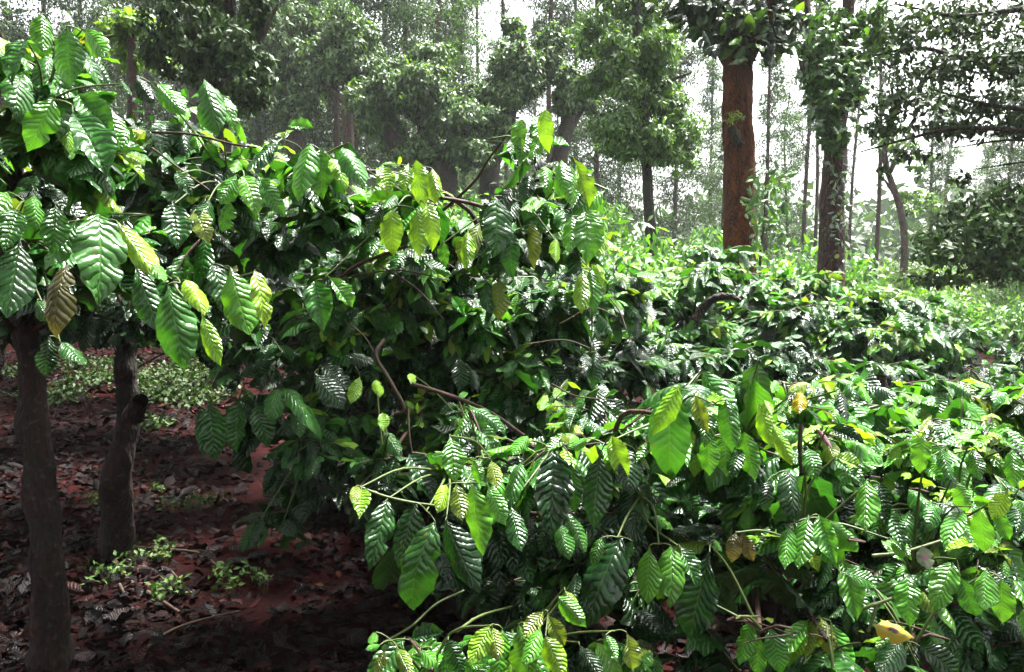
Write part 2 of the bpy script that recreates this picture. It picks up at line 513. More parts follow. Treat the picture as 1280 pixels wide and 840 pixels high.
def add_lobe(pl, px, py, d, rx, ry, l0, cols, lai=4.2, rz=None, droop=.7):
    c = at(px, py, d)
    ax, ay = rx * d / FPX, ry * d / FPX
    az = rz or (ax + ay) * .5
    pl.lobes.append((c, ax, ay, az))
    area = math.pi * ax * ay
    n = max(3, int(lai * area * 1.5 / (.3 * l0 * l0) / 9))
    for _ in range(n):
        while True:
            u = norm(rng.normal(0, 1, 3))
            if u[1] > .35 and random.random() < .6: continue
            if u[2] < -.5 and random.random() < .5: continue
            break
        rr = random.uniform(.45, 1.0) ** .6
        off = u * np.array([ax, az, ay]) * rr
        tip = c + off
        dd = norm(norm(off) + np.array([0, 0, .15]) + rng.normal(0, .3, 3))
        out_v = norm(off * np.array([1, 1, .3]) + np.array([0, -.02, .02]))
        nn = random.randint(3, 5)
        pts, S = twig_leaves(pl, tip, dd, l0, cols, nn, out_v, spacing=l0 * .3, droop=droop)
        st = c + off * .15
        V, F = tube([st, (st + S[0]) / 2 + np.array([0, 0, .02]), S[0], S[len(S) // 2], S[-1]], .0045, .0016, 4, 9)
        (pl.gtwigs if random.random() < .5 else pl.twigs).add(V, F)

def add_skeleton(pl, trunk_pts, r0, r1, limb_r=.012, knots=3, from_t=.6):
    V, F = tube(trunk_pts, r0, r1, 16, 70, rough=.13, flare=.7, knots=knots)
    mesh_np('trunk', V, F, M_BARK, pl.root)
    S = spline(trunk_pts, 30)
    for (c, ax, ay, az) in pl.lobes:
        k0 = int(30 * from_t)
        cand = S[k0:]
        j = int(np.argmin(np.linalg.norm(cand - (c - np.array([0, 0, .25])), axis=1)))
        a = cand[j]
        L = np.linalg.norm(c - a)
        mid = (a + c) / 2 + np.array([0, 0, .12 * L]) + rng.normal(0, .04 * L, 3)
        q1 = a * .75 + mid * .25 + rng.normal(0, .03 * L, 3)
        V, F = tube([a, q1, mid, c], limb_r * (.8 + .3 * L), .006, 6, 12, rough=.08)
        mesh_np('branch', V, F, M_BARK if random.random() < .4 else M_TWIG, pl.root)

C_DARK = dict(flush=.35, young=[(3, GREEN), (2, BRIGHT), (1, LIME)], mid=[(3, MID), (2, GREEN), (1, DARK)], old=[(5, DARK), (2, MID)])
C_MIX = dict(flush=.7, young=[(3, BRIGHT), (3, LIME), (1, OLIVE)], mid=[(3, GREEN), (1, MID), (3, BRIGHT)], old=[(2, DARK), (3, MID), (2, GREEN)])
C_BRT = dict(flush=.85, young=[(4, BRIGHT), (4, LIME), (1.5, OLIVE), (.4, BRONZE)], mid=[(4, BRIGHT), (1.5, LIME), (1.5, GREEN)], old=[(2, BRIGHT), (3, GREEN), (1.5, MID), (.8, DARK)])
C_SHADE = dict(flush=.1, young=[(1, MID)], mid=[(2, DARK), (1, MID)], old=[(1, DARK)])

def make(loc, label, lobes, trunk, r0, r1, **kw):
    pl = Plant(loc, label)
    for l in lobes: add_lobe(pl, *l[:5], *l[5:])
    add_skeleton(pl, trunk, r0, r1, **kw)
    PLANTS.append(pl)
    return pl

def base(px, py): 
    p = gp(px, py); return p

# --- A1: tree nearest on the left, big leaves hanging over the frame
b = base(62, 838); b[2] -= .05
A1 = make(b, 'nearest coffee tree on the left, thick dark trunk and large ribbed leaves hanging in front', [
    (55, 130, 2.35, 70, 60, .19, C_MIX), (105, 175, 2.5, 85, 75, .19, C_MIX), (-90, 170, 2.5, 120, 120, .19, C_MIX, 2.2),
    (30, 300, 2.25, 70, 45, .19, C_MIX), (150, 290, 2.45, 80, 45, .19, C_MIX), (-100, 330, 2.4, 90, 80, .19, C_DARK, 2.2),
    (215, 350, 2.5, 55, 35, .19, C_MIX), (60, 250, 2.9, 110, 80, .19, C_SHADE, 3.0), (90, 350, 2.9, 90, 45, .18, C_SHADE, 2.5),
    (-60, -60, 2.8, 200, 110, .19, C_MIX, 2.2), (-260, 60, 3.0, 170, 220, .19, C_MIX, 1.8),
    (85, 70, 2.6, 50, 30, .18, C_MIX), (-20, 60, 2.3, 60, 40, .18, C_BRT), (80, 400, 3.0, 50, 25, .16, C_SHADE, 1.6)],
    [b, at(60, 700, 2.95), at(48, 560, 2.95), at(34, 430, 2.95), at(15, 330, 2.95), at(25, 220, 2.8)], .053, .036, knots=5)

# --- A2: second trunk on the left
b = base(145, 690); b[2] -= .05
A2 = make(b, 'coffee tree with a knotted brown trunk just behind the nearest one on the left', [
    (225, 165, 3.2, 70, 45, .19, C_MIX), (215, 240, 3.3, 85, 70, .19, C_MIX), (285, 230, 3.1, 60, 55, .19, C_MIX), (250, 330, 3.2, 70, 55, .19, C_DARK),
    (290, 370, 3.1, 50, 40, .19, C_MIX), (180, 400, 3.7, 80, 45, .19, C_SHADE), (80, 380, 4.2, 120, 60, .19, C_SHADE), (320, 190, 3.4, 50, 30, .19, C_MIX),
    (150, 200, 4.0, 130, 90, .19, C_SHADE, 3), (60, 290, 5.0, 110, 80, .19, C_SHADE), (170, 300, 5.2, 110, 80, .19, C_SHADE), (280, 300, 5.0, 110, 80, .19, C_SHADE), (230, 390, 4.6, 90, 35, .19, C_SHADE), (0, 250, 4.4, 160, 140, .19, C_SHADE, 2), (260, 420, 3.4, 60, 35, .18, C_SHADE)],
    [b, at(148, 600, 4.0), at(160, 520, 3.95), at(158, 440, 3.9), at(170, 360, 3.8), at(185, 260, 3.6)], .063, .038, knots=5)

# --- B: the big tree in the middle
b = base(500, 700); b = np.array([b[0] + .25, 4.1, gz(b[0], 4.1) - .05])
B = make(b, 'tall central coffee tree whose upright leafy shoot stands out against the far trees', [
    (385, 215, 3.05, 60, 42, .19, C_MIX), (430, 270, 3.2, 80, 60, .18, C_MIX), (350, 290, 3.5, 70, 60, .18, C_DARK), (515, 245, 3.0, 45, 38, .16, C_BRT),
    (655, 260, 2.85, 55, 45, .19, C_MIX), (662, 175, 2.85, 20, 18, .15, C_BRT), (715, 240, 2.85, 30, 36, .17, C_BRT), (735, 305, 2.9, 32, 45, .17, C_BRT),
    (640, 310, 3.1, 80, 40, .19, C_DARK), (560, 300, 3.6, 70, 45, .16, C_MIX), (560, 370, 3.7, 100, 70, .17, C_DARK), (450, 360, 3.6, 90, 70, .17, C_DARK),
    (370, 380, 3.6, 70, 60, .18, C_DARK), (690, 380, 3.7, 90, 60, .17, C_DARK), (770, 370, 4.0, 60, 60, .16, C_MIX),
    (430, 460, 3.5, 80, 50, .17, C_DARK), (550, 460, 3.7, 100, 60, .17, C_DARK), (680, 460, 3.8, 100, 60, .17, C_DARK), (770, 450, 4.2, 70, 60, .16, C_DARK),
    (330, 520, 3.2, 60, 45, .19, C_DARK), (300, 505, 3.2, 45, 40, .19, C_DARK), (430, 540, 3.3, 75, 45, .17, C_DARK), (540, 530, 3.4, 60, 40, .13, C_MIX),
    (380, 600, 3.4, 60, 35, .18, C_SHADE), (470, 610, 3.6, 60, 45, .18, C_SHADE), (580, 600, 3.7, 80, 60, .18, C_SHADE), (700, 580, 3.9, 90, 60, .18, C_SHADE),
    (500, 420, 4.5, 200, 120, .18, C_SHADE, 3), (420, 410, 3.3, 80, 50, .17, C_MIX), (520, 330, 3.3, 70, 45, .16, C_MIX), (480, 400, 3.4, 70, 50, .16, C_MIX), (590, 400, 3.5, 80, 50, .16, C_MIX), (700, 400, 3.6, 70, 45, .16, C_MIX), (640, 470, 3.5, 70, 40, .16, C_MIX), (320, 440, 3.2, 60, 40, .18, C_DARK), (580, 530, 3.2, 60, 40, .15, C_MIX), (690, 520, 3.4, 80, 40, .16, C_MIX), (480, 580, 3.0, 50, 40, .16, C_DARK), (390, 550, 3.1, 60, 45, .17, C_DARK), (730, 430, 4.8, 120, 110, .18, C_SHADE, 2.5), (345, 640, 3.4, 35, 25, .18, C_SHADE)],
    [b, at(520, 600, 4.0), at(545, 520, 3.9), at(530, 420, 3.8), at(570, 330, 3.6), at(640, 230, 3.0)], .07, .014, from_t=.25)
PLANTS[-1]

# --- C: front middle bush
b = np.array([at(790, 840, 2.55)[0], at(790, 840, 2.55)[1], 0]); b[2] = gz(b[0], b[1]) - .05
C = make(b, 'low coffee bush front and centre with black-green leaves hanging below lime tips', [
    (560, 590, 2.3, 60, 32, .16, C_MIX), (610, 570, 2.3, 60, 35, .15, C_BRT), (690, 560, 2.25, 80, 35, .17, C_BRT), (540, 680, 2.35, 50, 40, .19, C_SHADE),
    (650, 640, 2.4, 80, 60, .19, C_DARK), (760, 640, 2.35, 80, 70, .19, C_SHADE), (840, 520, 2.15, 60, 40, .2, C_BRT), (780, 540, 2.4, 60, 35, .17, C_BRT),
    (645, 815, 2.0, 70, 28, .15, C_BRT), (535, 850, 1.9, 60, 22, .15, C_BRT), (800, 730, 2.5, 60, 40, .17, C_DARK, 1.5), (775, 815, 2.2, 40, 18, .14, C_BRT),
    (700, 610, 3.0, 130, 90, .19, C_SHADE, 4), (760, 520, 3.0, 90, 40, .17, C_MIX), (620, 600, 2.4, 60, 40, .17, C_DARK), (800, 620, 2.3, 60, 50, .19, C_DARK), (720, 700, 2.4, 90, 60, .19, C_DARK), (600, 820, 2.2, 110, 40, .18, C_DARK), (700, 820, 2.3, 90, 40, .18, C_DARK), (720, 850, 2.3, 90, 30, .18, C_SHADE, 2), (640, 730, 2.6, 70, 40, .19, C_SHADE, 1.6)],
    [b, at(792, 800, 2.55), at(785, 720, 2.6), at(770, 640, 2.6), at(740, 560, 2.5)], .055, .02, from_t=.15)

# --- D: front right bush
b = np.array([at(960, 840, 2.75)[0], at(960, 840, 2.75)[1], 0]); b[2] = gz(b[0], b[1]) - .05
D = make(b, 'bright green coffee bush in the right foreground with a yellow spotted leaf low down', [
    (905, 490, 2.6, 70, 30, .17, C_BRT), (990, 480, 2.9, 80, 28, .16, C_BRT), (1080, 485, 3.0, 80, 28, .16, C_BRT), (930, 545, 2.35, 70, 40, .19, C_BRT),
    (1030, 560, 2.4, 80, 45, .19, C_BRT), (880, 560, 2.4, 50, 40, .19, C_MIX), (1000, 680, 2.1, 60, 40, .17, C_BRT), (1060, 720, 2.3, 70, 60, .18, C_DARK),
    (950, 790, 1.95, 50, 25, .14, C_BRT), (1035, 800, 1.9, 55, 28, .15, C_BRT), (880, 700, 2.4, 50, 60, .2, C_DARK), (960, 640, 2.7, 100, 80, .19, C_SHADE),
    (900, 620, 2.9, 110, 70, .19, C_SHADE, 4), (980, 620, 2.3, 60, 45, .18, C_MIX), (930, 690, 2.3, 60, 45, .18, C_DARK), (1080, 530, 2.6, 70, 35, .16, C_BRT), (1000, 530, 2.5, 60, 30, .16, C_BRT), (1100, 780, 2.3, 60, 45, .17, C_MIX), (1000, 830, 2.2, 60, 40, .17, C_DARK), (880, 800, 2.3, 60, 50, .18, C_DARK), (1080, 640, 2.6, 100, 70, .19, C_DARK), (930, 850, 2.3, 100, 40, .18, C_SHADE, 2)],
    [b, at(960, 760, 2.8), at(975, 660, 2.8), at(985, 560, 2.75)], .045, .02, from_t=.1)
b = np.array([at(1190, 840, 3.0)[0], at(1190, 840, 3.0)[1], 0]); b[2] = gz(b[0], b[1]) - .05
D2 = make(b, 'bright coffee bush cut by the right edge with long green twigs and glossy young leaves', [
    (1170, 500, 3.1, 80, 28, .16, C_BRT), (1250, 505, 3.2, 80, 35, .16, C_BRT), (1150, 570, 2.5, 70, 40, .15, C_BRT), (1230, 560, 2.6, 70, 45, .15, C_BRT),
    (1200, 640, 2.3, 80, 40, .14, C_BRT), (1140, 720, 2.2, 70, 45, .14, C_BRT), (1240, 720, 2.2, 70, 50, .14, C_BRT), (1140, 810, 2.0, 60, 35, .17, C_MIX),
    (1240, 810, 2.3, 80, 50, .17, C_DARK), (1180, 650, 3.0, 140, 90, .18, C_SHADE, 4), (1180, 770, 2.3, 90, 50, .17, C_DARK), (1170, 610, 2.5, 70, 40, .15, C_BRT), (1110, 640, 2.4, 50, 40, .15, C_MIX), (1260, 640, 2.3, 60, 40, .14, C_BRT), (1200, 540, 2.8, 90, 35, .15, C_BRT), (1330, 620, 2.6, 90, 140, .17, C_MIX, 2)],
    [b, at(1190, 760, 3.0), at(1200, 660, 3.0), at(1210, 560, 3.0)], .045, .02, from_t=.1)

# --- E/F: bushes of the next row
def row_bush(px, dd, label, lobes, lt=.17):
    b = np.array([at(px, 400, dd)[0], dd, 0]); b[2] = gz(b[0], b[1]) - .05
    top = at(px, 470 if dd < 6.6 else 400, dd)
    return make(b, label, lobes, [b, (b + top) / 2 + np.array([.05, 0, 0]), top], .06, .03, from_t=.3)
E1 = row_bush(860, 5.8, 'coffee bush behind the front row with a bent bare branch showing at its left', [
    (800, 370, 5.2, 55, 45, .195, C_MIX), (890, 325, 6.6, 65, 26, .195, C_MIX), (850, 370, 5.8, 60, 40, .195, C_MIX), (930, 360, 6.0, 75, 40, .195, C_MIX),
    (870, 420, 5.2, 70, 40, .195, C_MIX), (960, 420, 5.6, 70, 45, .195, C_DARK), (800, 430, 5.0, 60, 40, .195, C_MIX), (900, 450, 5.6, 120, 50, .18, C_SHADE),
    (900, 400, 7.0, 110, 70, .18, C_SHADE, 2.5), (760, 350, 5.4, 40, 40, .195, C_MIX), (830, 450, 4.6, 90, 40, .195, C_DARK), (950, 450, 4.8, 90, 35, .195, C_DARK), (880, 350, 5.2, 50, 30, .185, C_MIX), (990, 390, 5.4, 60, 30, .185, C_MIX)])
E2 = row_bush(1090, 6.5, 'broad coffee bush sloping down to the right behind the front row', [
    (1010, 355, 6.8, 70, 28, .195, C_MIX), (1060, 390, 6.2, 75, 38, .195, C_MIX), (1130, 385, 6.8, 75, 30, .195, C_MIX), (1190, 415, 7.0, 55, 26, .195, C_MIX),
    (1040, 440, 5.8, 80, 35, .195, C_DARK), (1130, 440, 6.0, 90, 40, .195, C_DARK), (1110, 430, 7.2, 130, 50, .18, C_SHADE, 4), (1080, 420, 5.4, 80, 35, .185, C_MIX), (1160, 420, 5.6, 80, 30, .185, C_MIX), (1000, 460, 4.8, 80, 30, .195, C_DARK), (1100, 465, 5.0, 80, 30, .195, C_DARK)])
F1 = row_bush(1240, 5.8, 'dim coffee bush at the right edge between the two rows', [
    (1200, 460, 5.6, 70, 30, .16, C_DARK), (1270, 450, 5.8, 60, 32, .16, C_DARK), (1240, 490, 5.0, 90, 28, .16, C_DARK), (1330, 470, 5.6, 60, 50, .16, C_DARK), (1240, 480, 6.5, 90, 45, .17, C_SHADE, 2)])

# trees of the rows behind, seen dark between the stems
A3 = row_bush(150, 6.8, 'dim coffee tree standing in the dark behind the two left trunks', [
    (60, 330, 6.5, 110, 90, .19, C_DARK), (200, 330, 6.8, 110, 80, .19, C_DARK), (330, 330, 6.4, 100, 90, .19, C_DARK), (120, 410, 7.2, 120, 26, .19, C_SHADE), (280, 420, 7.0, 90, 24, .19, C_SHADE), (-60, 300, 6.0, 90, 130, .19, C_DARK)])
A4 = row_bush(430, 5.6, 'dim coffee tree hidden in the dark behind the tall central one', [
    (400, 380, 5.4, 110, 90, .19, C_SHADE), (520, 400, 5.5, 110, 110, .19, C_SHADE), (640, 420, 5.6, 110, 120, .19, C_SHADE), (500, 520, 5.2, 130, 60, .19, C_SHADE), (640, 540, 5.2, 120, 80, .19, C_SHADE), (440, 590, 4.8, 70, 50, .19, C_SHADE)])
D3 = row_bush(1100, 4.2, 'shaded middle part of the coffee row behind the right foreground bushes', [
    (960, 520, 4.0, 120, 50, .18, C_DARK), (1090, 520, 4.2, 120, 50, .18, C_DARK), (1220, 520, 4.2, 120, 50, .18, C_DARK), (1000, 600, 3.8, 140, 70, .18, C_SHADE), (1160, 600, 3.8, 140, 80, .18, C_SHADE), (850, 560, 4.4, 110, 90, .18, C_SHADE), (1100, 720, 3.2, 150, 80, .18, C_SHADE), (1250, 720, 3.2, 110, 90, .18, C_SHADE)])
L1 = make(np.array([-3.4, 3.4, 0.0]), 'unseen coffee tree added past the left edge to shade the ground', [  # never in view, added so the floor on the left stays dark
    (-480, 200, 3.4, 200, 160, .19, C_DARK), (-330, 100, 3.8, 200, 140, .19, C_DARK), (-500, 420, 3.6, 150, 120, .19, C_SHADE)], [np.array([-3.4, 3.4, 0]), np.array([-3.3, 3.4, 1.0]), np.array([-3.2, 3.4, 1.8])], .08, .05)

# --- leaves traced one by one: (plant, depth, [(base x, base y, tip x, tip y, width px, colour)])
HEROES = [
 (A1, 1.95, [(52, 17, 54, 67, 36, BRIGHT), (84, 32, 89, 109, 50, GREEN), (107, 37, 136, 73, 26, BRIGHT), (25, 95, 20, 150, 34, GREEN), (30, 50, 16, 108, 30, GREEN),
   (66, 124, 34, 190, 40, BRIGHT), (91, 141, 134, 222, 44, MID), (134, 134, 153, 189, 34, BRIGHT), (98, 118, 142, 172, 34, GREEN), (150, 100, 165, 120, 20, MID),
   (123, 268, 122, 383, 58, GREEN), (25, 300, 8, 398, 48, MID), (20, 262, 4, 316, 40, GREEN), (42, 245, 44, 290, 30, BRIGHT), (70, 255, 66, 318, 36, GREEN),
   (96, 276, 56, 338, 34, GREEN), (146, 276, 200, 350, 28, LIME), (184, 322, 206, 352, 20, BRIGHT), (84, 332, 70, 422, 30, BRONZE), (10, 240, -20, 290, 34, BRIGHT)]),
 (A1, 2.05, [(210, 355, 231, 462, 48, GREEN), (233, 350, 256, 395, 26, LIME), (252, 392, 276, 458, 20, LIME), (168, 330, 200, 418, 30, MID), (75, 427, 106, 456, 30, MID), (62, 420, 55, 470, 24, DARK), (46, 375, 62, 403, 18, GREEN)]),
 (A2, 2.5, [(265, 330, 284, 400, 30, MID), (288, 334, 312, 419, 44, BRIGHT), (318, 338, 330, 412, 26, LIME), (255, 99, 272, 170, 32, GREEN), (275, 117, 297, 172, 20, BRIGHT),
   (296, 218, 275, 256, 28, BRIGHT), (304, 220, 319, 272, 26, BRIGHT), (326, 225, 356, 272, 22, GREEN), (262, 250, 250, 300, 34, MID), (245, 262, 262, 306, 30, OLIVE), (220, 215, 240, 245, 22, MID),
   (215, 252, 222, 312, 34, MID), (288, 250, 278, 290, 26, GREEN), (170, 95, 192, 130, 26, DARK), (198, 105, 232, 145, 26, BRIGHT)]),
 (B, 2.75, [(388, 180, 373, 253, 34, BRIGHT), (401, 184, 404, 250, 36, GREEN), (414, 198, 432, 240, 24, LIME), (428, 185, 455, 236, 30, GREEN), (360, 158, 392, 160, 16, BRIGHT), (345, 180, 308, 215, 26, MID),
   (350, 175, 335, 205, 28, MID), (393, 352, 404, 415, 31, GREEN), (375, 215, 362, 250, 24, GREEN), (410, 345, 440, 385, 22, BRIGHT)]),
 (B, 2.7, [(490, 262, 493, 321, 36, LIME), (522, 262, 525, 321, 34, LIME), (533, 255, 540, 315, 20, LIME), (510, 205, 505, 240, 22, LIME), (520, 200, 530, 262, 26, LIME), (478, 206, 485, 246, 22, LIME), (478, 252, 460, 292, 26, DARK),
   (494, 243, 478, 262, 22, GREEN), (554, 302, 558, 335, 20, GREEN), (585, 287, 583, 338, 20, LIME), (540, 210, 545, 255, 18, LIME)]),
 (B, 2.6, [(650, 150, 652, 196, 22, BRIGHT), (668, 145, 676, 191, 22, BRIGHT), (682, 136, 687, 192, 22, LIME), (660, 168, 650, 205, 24, GREEN), (676, 165, 664, 200, 20, BRIGHT),
   (681, 208, 682, 248, 24, BRIGHT), (702, 200, 704, 248, 26, BRIGHT), (716, 196, 736, 260, 20, LIME), (713, 205, 715, 262, 26, BRIGHT), (662, 218, 655, 254, 28, DARK), (641, 233, 612, 278, 34, DARK), (647, 252, 628, 286, 28, MID), (625, 250, 600, 282, 24, DARK),
   (618, 245, 617, 322, 42, MID), (665, 278, 668, 337, 22, OLIVE), (694, 298, 695, 330, 14, LIME), (640, 290, 642, 350, 26, MID)]),
 (B, 2.7, [(732, 265, 733, 332, 44, BRIGHT), (752, 280, 748, 322, 22, LIME), (728, 336, 727, 393, 20, LIME), (738, 337, 743, 392, 22, BRIGHT), (746, 330, 750, 362, 14, LIME), (715, 270, 712, 318, 24, BRIGHT)]),
 (B, 3.0, [(573, 448, 576, 490, 24, DARK), (588, 461, 597, 489, 20, DARK), (732, 441, 730, 466, 18, DARK), (746, 440, 744, 483, 22, DARK), (600, 280, 575, 330, 26, OLIVE), (625, 350, 624, 400, 28, OLIVE), (608, 350, 612, 392, 24, MID),
   (393, 466, 430, 512, 30, DARK), (400, 456, 440, 490, 24, DARK), (350, 485, 341, 530, 24, GREEN), (354, 485, 402, 551, 24, GREEN), (368, 505, 376, 548, 18, GREEN), (262, 505, 268, 577, 32, MID), (250, 512, 254, 572, 18, MID), (300, 502, 296, 566, 28, MID),
   (320, 505, 335, 560, 30, MID), (435, 445, 470, 455, 18, DARK), (300, 470, 345, 450, 16, DARK), (345, 580, 330, 615, 14, DARK), (480, 540, 500, 572, 30, GREEN), (478, 515, 480, 540, 14, LIME), (450, 470, 438, 505, 16, LIME), (470, 475, 475, 497, 14, LIME), (515, 468, 514, 482, 12, LIME),
   (318, 650, 302, 690, 14, MID), (330, 650, 312, 688, 14, DARK), (352, 655, 372, 672, 16, DARK)]),
 (C, 1.95, [(452, 612, 449, 649, 20, LIME), (445, 608, 440, 632, 12, OLIVE), (484, 624, 461, 714, 32, MID), (520, 628, 498, 710, 34, DARK), (544, 652, 517, 763, 42, MID), (557, 650, 600, 742, 38, DARK), (562, 545, 568, 603, 30, BRIGHT),
   (590, 607, 604, 695, 32, BRIGHT), (610, 606, 632, 657, 24, BRIGHT), (570, 602, 578, 652, 22, OLIVE), (558, 606, 546, 642, 18, LIME), (638, 632, 652, 690, 24, MID), (652, 578, 636, 640, 22, GREEN), (594, 572, 600, 605, 22, BRIGHT), (614, 575, 622, 610, 18, OLIVE),
   (692, 563, 687, 676, 44, DARK), (714, 575, 719, 642, 26, DARK), (750, 570, 742, 662, 36, DARK), (765, 545, 783, 604, 24, LIME), (712, 545, 680, 566, 24, BRIGHT), (735, 548, 712, 562, 20, BRIGHT), (780, 560, 790, 620, 30, DARK),
   (660, 545, 640, 570, 24, BRIGHT), (700, 545, 712, 555, 20, OLIVE)]),
 (C, 1.95, [(778, 672, 732, 786, 50, DARK), (812, 682, 810, 756, 32, BRIGHT), (839, 682, 837, 761, 32, BRIGHT), (722, 720, 719, 758, 16, DARK), (752, 672, 740, 710, 16, GREEN), (790, 676, 782, 700, 18, MID), (850, 684, 870, 735, 24, GREEN), (700, 655, 712, 700, 22, GREEN), (708, 640, 733, 690, 22, GREEN)]),
 (C, 1.95, [(840, 488, 840, 600, 52, GREEN), (850, 480, 816, 545, 26, LIME), (868, 492, 886, 542, 20, OLIVE), (882, 510, 880, 560, 24, GREEN), (908, 500, 915, 565, 24, GREEN)]),
 (C, 1.75, [(483, 812, 466, 845, 20, OLIVE), (498, 812, 516, 850, 18, OLIVE), (525, 813, 575, 850, 34, BRIGHT), (612, 783, 586, 832, 26, LIME), (615, 784, 623, 828, 22, OLIVE), (628, 786, 622, 852, 34, BRIGHT), (648, 780, 660, 850, 34, BRIGHT), (680, 764, 654, 798, 24, OLIVE),
   (684, 768, 706, 807, 24, OLIVE), (676, 785, 655, 835, 24, BRIGHT), (682, 795, 706, 850, 28, LIME), (698, 745, 733, 784, 22, BRIGHT), (706, 738, 722, 765, 14, OLIVE), (724, 806, 752, 850, 26, DARK), (783, 790, 790, 837, 24, OLIVE), (757, 794, 772, 826, 16, BRIGHT), (470, 790, 464, 806, 12, BRIGHT), (475, 806, 457, 812, 9, BRIGHT),
   (512, 800, 555, 790, 20, DARK), (560, 800, 580, 845, 26, MID)]),
 (D, 2.0, [(886, 545, 887, 595, 28, BRIGHT), (906, 545, 908, 596, 24, BRIGHT), (930, 540, 944, 601, 26, BRIGHT), (985, 588, 989, 652, 44, DARK), (1011, 643, 998, 712, 32, BRIGHT), (1024, 644, 1046, 706, 24, BRIGHT), (986, 658, 981, 712, 22, BRIGHT), (1035, 650, 1072, 690, 22, BRIGHT),
   (1083, 600, 1082, 666, 28, BRIGHT), (1045, 575, 1080, 607, 26, GREEN), (1040, 570, 1075, 585, 20, LIME), (1000, 488, 999, 518, 20, YELLOW), (966, 530, 990, 582, 18, LIME), (948, 505, 968, 560, 24, LIME), (955, 500, 965, 520, 18, LIME), (1050, 488, 1058, 527, 20, DARK),
   (1038, 535, 1082, 556, 18, DARK), (887, 690, 862, 800, 52, DARK), (920, 666, 915, 703, 20, BRONZE), (926, 668, 942, 702, 20, BRONZE), (893, 675, 902, 690, 16, BRIGHT), (1055, 700, 1071, 776, 28, BRIGHT), (1050, 715, 1100, 735, 22, GREEN),
   (938, 777, 924, 832, 28, BRIGHT), (947, 788, 947, 845, 22, BRIGHT), (962, 785, 975, 842, 26, GREEN), (1020, 774, 1006, 822, 18, OLIVE), (1026, 772, 1039, 820, 22, OLIVE), (1038, 776, 1063, 850, 32, BRIGHT), (1012, 774, 973, 830, 24, BRIGHT), (1005, 780, 985, 835, 24, LIME), (880, 750, 868, 790, 20, DARK),
   (1115, 675, 1140, 700, 18, BRIGHT), (1100, 605, 1110, 660, 22, DARK), (1010, 560, 1022, 600, 24, GREEN), (960, 600, 955, 640, 24, DARK), (1065, 566, 1050, 610, 26, GREEN), (985, 500, 972, 520, 16, BRIGHT), (905, 510, 922, 560, 22, BRIGHT), (925, 560, 915, 600, 20, MID)]),
 (D2, 1.95, [(1134, 720, 1138, 784, 36, BRIGHT), (1126, 800, 1097, 846, 34, DARK), (1146, 808, 1136, 850, 28, DARK), (1150, 808, 1196, 850, 30, DARK), (1233, 710, 1230, 763, 26, BRIGHT), (1251, 724, 1253, 779, 26, BRIGHT), (1190, 703, 1167, 766, 32, BRIGHT), (1155, 545, 1150, 592, 34, BRIGHT),
   (1200, 640, 1180, 690, 24, BRIGHT), (1225, 635, 1230, 690, 36, BRIGHT), (1215, 680, 1180, 690, 18, LIME), (1170, 630, 1160, 665, 20, GREEN), (1245, 640, 1262, 675, 26, BRIGHT), (1110, 640, 1130, 690, 22, MID), (1260, 610, 1240, 650, 26, LIME), (1195, 600, 1210, 640, 24, BRIGHT),
   (1200, 720, 1220, 770, 26, GREEN), (1215, 560, 1225, 600, 26, GREEN), (1175, 560, 1190, 600, 24, GREEN), (1265, 560, 1268, 610, 28, BRIGHT)]),
]
mid_up = np.array([0, 0, 1.0])
for pl, d0, items in HEROES:
    clusters = []
    for (bx, by, tx, ty, wpx, c) in items:
        d = d0 + random.uniform(-.06, .06)
        a = at(bx, by, d + .02); tpt = at(tx, ty, d - random.uniform(-.03, .05))
        av = tpt - a
        L = np.linalg.norm(av)
        toc = norm(CAM - a)
        n = toc * random.uniform(.7, 1.0) + mid_up * random.uniform(.35, .8) + np.array([random.uniform(-.45, .45), 0, 0])
        wr = min(.52, max(.3, (wpx * d / FPX) / L * 1.08))
        pl.leaves.add(a, av, n, wr, jit(c, .10), True)
        lp = math.hypot(tx - bx, ty - by)
        for f in (.2, .5, .8):
            HERO_SAMPLES.append((bx + (tx - bx) * f, by + (ty - by) * f, d, lp * .30 + 4))
        for cl in clusters:
            if math.hypot(cl[0] - bx, cl[1] - by) < 34: cl[2].append(a); break
        else: clusters.append([bx, by, [a]])
    for bx, by, pts in clusters:
        m = np.mean(pts, axis=0) + np.array([0, .02, -.004])
        best = min(pl.lobes, key=lambda l: np.linalg.norm(l[0] - m))
        c = best[0]
        V, F = tube([c, (c + m) / 2 + rng.normal(0, .015, 3) + np.array([0, 0, .02]), m], .0045, .0022, 5, 9)
        pl.gtwigs.add(V, F)
        for p in pts:
            V, F = tube([m, (m + p) / 2 + np.array([0, 0, .004]), p], .0019, .0013, 4, 4)
            pl.gtwigs.add(V, F)
HS = np.array(HERO_SAMPLES)

